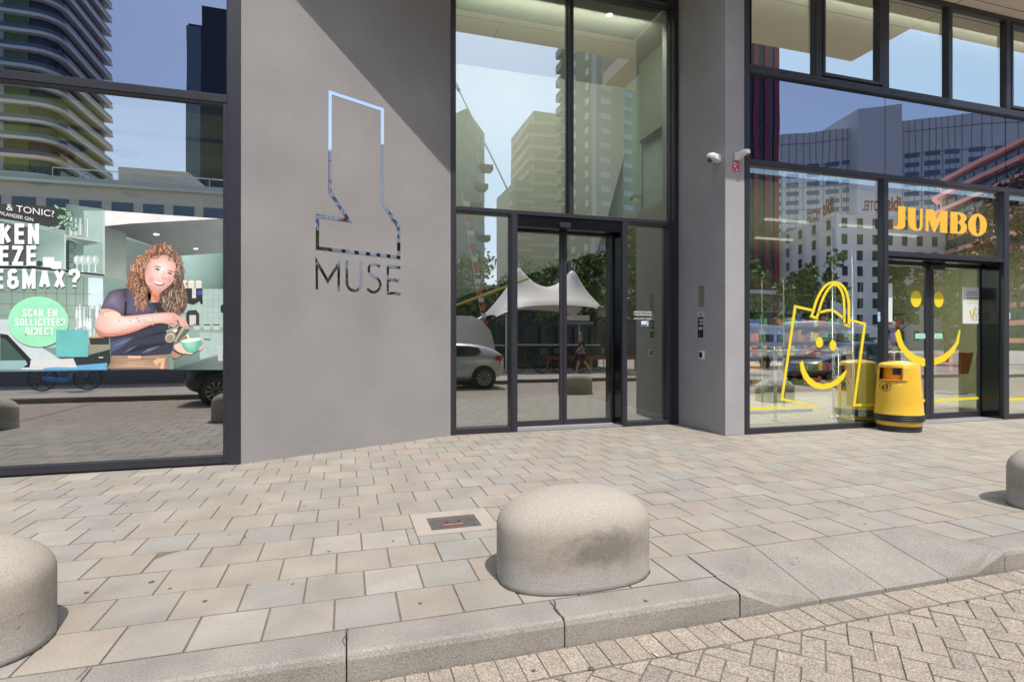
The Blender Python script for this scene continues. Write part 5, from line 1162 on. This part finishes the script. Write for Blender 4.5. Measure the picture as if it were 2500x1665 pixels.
# ---------------------------------------------------------------- vehicles
def car(x0, x1, yc, label, paint, kind, hh=1.46, wd=.88):
    L_ = x1-x0; t = thing(kind, label, 'car', ((x0+x1)/2, yc, ZR)); z0 = ZR
    st = [(0,.42,.62,.64,.62),(.03,.25,.78,.80,.80),(.12,.20,.90,.93,.86),(.26,.20,1.0,1.03,.87),(.31,.20,1.02,1.09,.87),(.42,.20,1.02,1.38,.88),(.52,.20,1.03,1.45,.88),(.66,.20,1.04,1.46,.88),(.80,.22,1.06,1.41,.88),(.90,.26,1.08,1.30,.86),(.955,.34,1.08,1.14,.83),(1,.45,.98,1.0,.74)]
    vs = []; k_ = hh/1.46
    for sx, zb, zbelt, zr, w_ in st:
        x = x0+sx*L_; wr = w_*(.74 if zr > zbelt+.15 else .93)
        ring = [(-w_*.9,zb),(-w_,zb+.15),(-w_*1.01,(zb+zbelt)/2+.05),(-w_*.97,zbelt),(-wr,zr-.03),(-wr*.8,zr+.01),(0,zr+.03)]
        ring = ring + [(-a,c) for a, c in ring[:-1][::-1]]
        vs += [(x, yc+a*wd/.88, z0+c*k_) for a, c in ring]
    n = 13; fs = [(i*n+j,i*n+j+1,(i+1)*n+j+1,(i+1)*n+j) for i in range(len(st)-1) for j in range(n-1)] + [(i*n+n-1,i*n,(i+1)*n,(i+1)*n+n-1) for i in range(len(st)-1)] + [list(range(n))[::-1], list(range((len(st)-1)*n, len(st)*n))]
    o = MB().add(vs, fs, smooth=True).build('body', paint, t)
    m_ = o.modifiers.new('s','SUBSURF'); m_.levels = m_.render_levels = 1
    WG = mat('car_glass', (.012,.016,.018), .06)
    def sidewin(pts, s_): 
        b = MB(); P_ = [(x0+a*L_, yc+s_*(wd+.012-(z-1.03)*.52*wd/.88), z0+z*k_) for a, z in pts]; b.add(P_, [list(range(len(P_)))]); b.build('window', WG, t)
    for s_ in (-1, 1):
        sidewin([(.355,1.07),(.53,1.07),(.53,1.37),(.46,1.36),(.41,1.28)], s_); sidewin([(.545,1.07),(.74,1.08),(.80,1.17),(.78,1.32),(.70,1.37),(.545,1.38)], s_)
        for sx in (.185, .815):
            cx = x0+sx*L_; yy = yc+s_*(wd-.02)
            MB().lathe([(0,.02*s_),(.39,.02*s_),(.40,0)], (cx,yy+.012*s_,z0+.36), 28, ax='y', smooth=False).build('wheel_arch', M_BLACK, t)
            wh = MB().lathe([(.20,-.1),(.33,-.1),(.335,0),(.33,.05*s_),(.22,.07*s_)], (cx,yy,z0+.335), 32, ax='y').build('tyre', MRB, t)
            b = MB()
            for k in range(10):
                a = k*math.pi/5; b.add([(cx+math.cos(a-.10)*.05,yy+.07*s_,z0+.335+math.sin(a-.10)*.05),(cx+math.cos(a-.09)*.22,yy+.06*s_,z0+.335+math.sin(a-.09)*.22),(cx+math.cos(a+.09)*.22,yy+.06*s_,z0+.335+math.sin(a+.09)*.22),(cx+math.cos(a+.1)*.05,yy+.07*s_,z0+.335+math.sin(a+.1)*.05)], [(0,1,2,3)])
            b.lathe([(.215,.05*s_),(.225,.075*s_),(.235,.05*s_)], (cx,yy,z0+.335), 28, ax='y'); b.build('rim', mat('alloy', (.5,.5,.5), .3, .9), t)
        MB().add([(x0+.955*L_,yc+s_*(wd-.06),z0+.88*k_),(x0+.90*L_,yc+s_*(wd-.008),z0+.93*k_),(x0+.915*L_,yc+s_*(wd-.03),z0+1.08*k_),(x0+.975*L_,yc+s_*(wd-.14),z0+1.05*k_)], [(0,1,2,3)]).build('tail_light', mat('lamp_red', (.5,.01,.01), .2), t)
        MB().tube([(x0+.50*L_,yc+s_*(wd+.015),z0+.93*k_),(x0+.535*L_,yc+s_*(wd+.015),z0+.94*k_)], .015, 8).build('door_handle', M_CHROME, t)
    return t
car(.75, 4.97, -1.52, 'silver hatchback parked across the road, mirrored in the entrance glass', mat('silver_paint', (.50,.51,.53), .28, .55, coat=.6), 'parked_car')
car(-3.75, .55, -1.55, 'dark blue car parked across the road in front of the silver hatchback', mat('night_paint', (.012,.014,.022), .25, .3, coat=.6), 'parked_car', 1.6)
car(14.9, 19.3, -1.55, 'black car parked across the road beside the camper vans', mat('night_paint', (0,0,0)), 'parked_car', 1.5)
def camper(px, D, V, L_, label, flip=1):
    x, y = VP(px, D, V); t = thing('camper_van', label, 'camper van', (x, y, 0)); pr = [(0,.35),(0,1.3),(.10,1.75),(.42,2.15),(1,2.35),(1,.35)] 
    pr = [(a*L_*flip, z) for a, z in pr]; CW = mat('camper_white', (.55,.62,.75), .35, .0, coat=.4)
    b = MB(); b.slab([(x+a, y+1.05, z) for a, z in pr], (0,-2.1,0)); o = b.build('body', CW, t); bevel(o, .12, 3)
    for a0, a1, z0, z1 in ((.42,.66,1.35,1.75),(.70,.88,1.35,1.75),(.14,.30,1.30,1.62)):
        MB().box((x+a0*L_*flip,y+1.052,z0),(x+a1*L_*flip,y+1.07,z1)).build('window', MDG, t)
    MB().box((x+.02*L_*flip,y+1.06,.95),(x+.98*L_*flip,y+1.075,1.05)).build('stripe', mat('camper_stripe', (.08,.12,.2)), t)
    for a in (.16,.80): MB().lathe([(0,.06),(.20,.06),(.33,.04),(.34,-.05)], (x+a*L_*flip,y+1.02,.33), 24, ax='y').build('wheel', MRB, t)
camper(2160,28,GL,5.4,'pale blue camper van with a long sloping nose, mirrored behind the drawn bag',-1); camper(1985,31,GL,5.2,'pale blue camper van further left in the shop window reflection',-1)
x, y = VP(1060,26,GD); t = thing('white_trailer', 'tall white trailer with a rounded end behind the silver hatchback', 'trailer', (x,y,0))
o = MB().slab([(x,y,.4),(x+3.05,y,.4),(x+2.95,y,1.2),(x+2.75,y,1.9),(x+2.3,y,2.4),(x+1.8,y,2.6),(x,y,2.62)][::-1], (0,-2.3,0)).build('body', M_WHITE, t); MB().lathe([(0,.06),(.33,.05)], (x+1.6,y+.03,.35), 20, ax='y').build('wheel', MRB, t)
# ---------------------------------------------------------------- bicycles, scooter
def bicycle(x, y, sc, label, col, rz=0, grp=None):
    t = thing('bicycle', label, 'bicycle', (0,0,0), grp); fr_ = mat('bike_'+col[0], col[1], .35, .2, coat=.4)
    for wx in (-.54,.54):
        b = MB(); b.tube([(wx+.335*math.cos(a),0,.35+.335*math.sin(a)) for a in [2*math.pi*k/28 for k in range(29)]], .020, 6, cap=False); o = b.build('wheel', MRB, t)
        b = MB()
        for k in range(6): a = k*math.pi/3; b.tube([(wx,0,.35),(wx+.32*math.cos(a),0,.35+.32*math.sin(a))], .012, 5)
        q_ = b.build('spokes', MRB, t)
    MB().tube([(-.54,0,.35),(-.12,0,.30),(.05,0,.30),(.38,0,.75),(.42,0,1.0)], .055, 8).tube([(-.12,0,.30),(-.22,0,.85)], .022, 8).tube([(.38,0,.72),(.54,0,.35)], .022, 8).tube([(-.54,0,.35),(-.18,0,.66)], .014, 6).build('frame', fr_, t)
    MB().tube([(.30,-.28,1.08),(.40,-.12,1.06),(.40,.12,1.06),(.30,.28,1.08)], .014, 8).build('handlebar', MRB, t)
    MB().lathe([(0,.06),(.09,.05),(.13,.02),(.10,0),(0,0)], (-.24,0,.87), 16).build('saddle', MRB, t)
    MB().box((.46,-.2,.82),(.84,.2,1.08)).build('crate', fr_, t); t.location = (x, y, 0); t.rotation_euler = (0,0,rz); return t
x, y = VP(160,15.6,GL); b1 = bicycle(x, y, 1, 'blue shared bicycle with a front crate on the far pavement', ('blue',(.05,.22,.62)))
for i, (px, D, rz) in enumerate(((1300,24,.5),(1345,25,.9),(1395,24,.4),(1440,26,.8))):
    x, y = VP(px, D, GD); bicycle(x, y, 1, ('dark bicycle leftmost in the row before the tent','second dark bicycle from the left before the tent','third dark bicycle from the left before the tent','dark bicycle rightmost in the row before the tent')[i], ('grey',(.06,.06,.06)), rz, 'bicycles parked before the tent')
x, y = VP(1955,22,GL); t = thing('scooter', 'white motor scooter with a brown saddle on the far pavement', 'scooter', (x,y,0))
for wx in (-.6,.6): MB().lathe([(.1,-.05),(.22,-.05),(.23,0),(.22,.05),(.1,.05)], (x+wx,y,.23), 20, ax='y').build('wheel', MRB, t)
MB().slab([(x-.75,y-.13,.35),(x+.2,y-.13,.3),(x+.35,y-.13,.38),(x+.5,y-.13,.95),(x+.42,y-.13,1.0),(x+.2,y-.13,.45),(x-.15,y-.13,.5),(x-.2,y-.13,.75),(x-.75,y-.13,.72)], (0,.26,0)).build('body', M_WHITE, t)
MB().box((x-.75,y-.12,.74),(x-.15,y+.12,.84)).build('saddle', mat('saddle_brown', (.12,.06,.03)), t); MB().tube([(x+.42,y-.3,1.08),(x+.45,y,1.02),(x+.42,y+.3,1.08)], .02).build('handlebar', MRB, t)
# ---------------------------------------------------------------- tent, flags, crane, benches
x0, y0 = VP(1338,27,GD); t = thing('peaked_tent', 'cream two peaked tent roof stretched over a terrace across the road', 'tent', (x0,y0,0))
NX, NY = 44, 24; vs = []
for j in range(NY+1):
    for i in range(NX+1):
        u_ = -1+2*i/NX; v_ = -1+2*j/NY; X = u_*2.95; Y = v_*2.1
        s_ = 1+.12*(abs(u_)**4)*abs(v_)**4
        z = 2.75 + .30*(1-u_*u_)*(v_*v_) + .22*(1-v_*v_)*(u_*u_)
        for cx in (-1.45,1.5):
            d = math.hypot(X-cx, Y); edge = (1-abs(u_)**3)*(1-abs(v_)**2.2); z += 1.95*math.exp(-max(0,d-.12)*.95)*edge**.5 if edge > 0 else 0
        z += .25*(1-abs(u_)**2)*(1-abs(v_)**2) - .35*(abs(u_)**6)
        vs.append((x0+X*s_, y0+Y*s_, z))
o = MB().add(vs, [(j*(NX+1)+i, j*(NX+1)+i+1, (j+1)*(NX+1)+i+1, (j+1)*(NX+1)+i) for j in range(NY) for i in range(NX)], smooth=True).build('canvas', mat('canvas', (.80,.77,.70), .6), t)
for sx in (-2.7,2.7):
    for sy in (-2,2): MB().tube([(x0+sx,y0+sy,0),(x0+sx,y0+sy,2.7)], .04).build('pole', M_CHROME, t)
for cx in (-1.45,1.5): MB().tube([(x0+cx,y0,4.2),(x0+cx+.1,y0,5.3)], .03).build('mast_tip', M_CHROME, t)
t = thing('terrace_bar', 'low terrace counter with pale trim under the tent', 'counter', (x0,y0-1,0)); MB().box((x0-2.6,y0-1.6,0),(x0+3.4,y0-1.2,1.15)).build('front', mat('slate_dark', (.07,.08,.08)), t); MB().box((x0-2.7,y0-1.7,1.15),(x0+3.5,y0-1.1,1.22)).build('top', M_CHROME, t)
t = thing('picnic_beam', 'long red beam barrier on short legs before the tent', 'barrier', (x0,y0+2.4,0)); MB().box((x0-1.0,y0+2.4,.55),(x0+3.6,y0+2.5,.72)).build('beam', mat('faded_red', (.35,.07,.06), .6), t)
for k in (-.8,1.3,3.4): MB().box((x0+k,y0+2.38,0),(x0+k+.07,y0+2.52,.56)).build('leg', mat('faded_yellow', (.5,.3,.05)), t)
t = thing('hanging_sign', 'small white menu board hanging under the tent edge', 'sign', (x0+.7,y0+1.9,2.2)); MB().box((x0+.1,y0+1.9,2.35),(x0+1.5,y0+1.94,2.6)).build('board', M_WHITE, t); MB().box((x0-.1,y0+1.95,2.18),(x0+1.7,y0+2.0,2.3)).build('tube_light', mat('mauve', (.25,.25,.5)), t)
rf = random.Random(5); t = thing('flag_string', 'string of small coloured flags hanging before the grey tower', 'flags', (4,-4,4)); A0 = R(1128,470,21,GD); A1 = R(1180,790,27,GD); pts = []
for k in range(25): s_ = k/24; p = A0.lerp(A1, s_); p.z -= 1.0*math.sin(math.pi*s_)*.3; pts.append(p)
MB().tube(pts, .01, 5).build('cord', M_WHITE, t)
for k in range(1,24,2):
    p = pts[k]; b = MB(); b.add([p, p+Vector((.30,0,-.03)), p+Vector((.22,.05,-.25)), p+Vector((.04,.03,-.20))], [(0,1,2,3)]); b.build('flag', mat('flag_%d' % (k%4), [(.7,.7,.7),(.6,.1,.08),(.2,.35,.6),(.65,.4,.08)][k//2%4]), t)
A0 = R(1095,752,25,GD); A1 = R(1297,677,25,GD); t = thing('yellow_boom', 'thin yellow boom slanting above the parked car', 'boom', tuple(A0)); MB().tube([A0,A1], .05, 8).build('arm', mat('boom_yellow', (.65,.45,.03)), t); MB().tube([A0,(A0.x,A0.y,0)], .07, 8).build('mast', mat('boom_yellow', (0,0,0)), t)
A0 = R(1112,205,90,GD); A1 = R(1275,535,70,GD); t = thing('crane_cable', 'thin steel crane cable slanting across the sky', 'cable', tuple(A0)); MB().tube([A0,A1], .12, 6).build('cable', mat('cable_grey', (.25,.25,.27)), t); MB().tube([A0,A0.lerp(A1,.06)], .3, 6).build('hook_block', M_BLACK, t)
x, y = VP(2092,24,GL); t = thing('waste_container', 'dark green waste container beside the camper van', 'container', (x,y,0)); bevel(MB().box((x-1.2,y-.6,0),(x+.3,y+.6,1.45)).build('body', mat('container_green', (.02,.10,.05), .5), t), .05); MB().box((x-1.25,y-.65,1.46),(x+.35,y+.65,1.56)).build('lid', mat('container_lid', (.02,.05,.03)), t)
x, y = VP(2296,26,GL); t = thing('striped_pole', 'red and white striped pole seen in the right shop door leaf', 'pole', (x,y,0))
for k in range(12): MB().tube([(x,y,k*.4),(x,y,k*.4+.4)], .07, 10).build('band', M_WHITE if k%2 else mat('sign_red', (0,0,0)), t)
# ---------------------------------------------------------------- a passer-by
px_, py_ = VP(1430,22,GD)
pr_ = thing('person', 'walking person in a dark T-shirt and shorts, mirrored in the right entrance door', 'person', (px_,py_,0))
def skin(name, verts, edges, rad_, m, root=0):
    me = bpy.data.meshes.new(name); me.from_pydata([(px_+a, py_+b_, c) for a, b_, c in verts], edges, []); o = bpy.data.objects.new(name, me); COL.objects.link(o); me.materials.append(m)
    o.parent = pr_; o.matrix_parent_inverse = Matrix.Translation(-Vector(pr_.location))
    s_ = o.modifiers.new('skin','SKIN'); s_.use_smooth_shade = True
    lay = me.skin_vertices[0] if me.skin_vertices else None
    for i, r_ in enumerate(rad_): lay.data[i].radius = (r_, r_*.85)
    lay.data[root].use_root = True; q = o.modifiers.new('sub','SUBSURF'); q.levels = q.render_levels = 2; return o
V_ = [(0,0,.95),(0,0,1.12),(-.02,0,1.32),(-.03,0,1.46),(-.05,0,1.53),(-.07,0,1.63),(-.07,0,1.72),
      (-.02,.18,1.40),(-.12,.22,1.14),(-.30,.19,.98),(-.36,.17,.93), (-.02,-.18,1.40),(.12,-.22,1.14),(.02,-.21,.92),(-.03,-.2,.86),
      (-.02,.09,.88),(-.20,.10,.50),(-.30,.10,.09),(-.44,.10,.05), (.03,-.09,.88),(.20,-.10,.52),(.48,-.10,.20),(.44,-.10,.08)]
E_ = [(0,1),(1,2),(2,3),(3,4),(4,5),(5,6),(2,7),(7,8),(8,9),(9,10),(2,11),(11,12),(12,13),(13,14),(0,15),(15,16),(16,17),(17,18),(0,19),(19,20),(20,21),(21,22)]
skin('body', V_, E_, [.13,.12,.14,.08,.055,.10,.075,.055,.045,.035,.03,.055,.045,.035,.03,.09,.058,.04,.035,.09,.058,.04,.035], mat('skin_tone', (.42,.24,.17), .6))
skin('shirt', [V_[0],V_[1],V_[2],V_[3],(-.01,.19,1.38),(-.08,.22,1.22),(-.01,-.19,1.38),(.06,-.22,1.22)], [(0,1),(1,2),(2,3),(2,4),(4,5),(2,6),(6,7)], [.15,.145,.165,.09,.075,.07,.075,.07], mat('shirt_dark', (.03,.04,.045), .8))
skin('shorts', [(0,0,.98),(-.03,.09,.82),(-.16,.10,.55),(.04,-.09,.82),(.17,-.10,.57)], [(0,1),(1,2),(0,3),(3,4)], [.155,.115,.095,.115,.095], mat('shorts_dark', (.02,.02,.025), .8))
skin('hair', [(-.02,0,1.66),(-.045,0,1.755)], [(0,1)], [.085,.085], mat('hair_brown', (.05,.03,.02), .7))
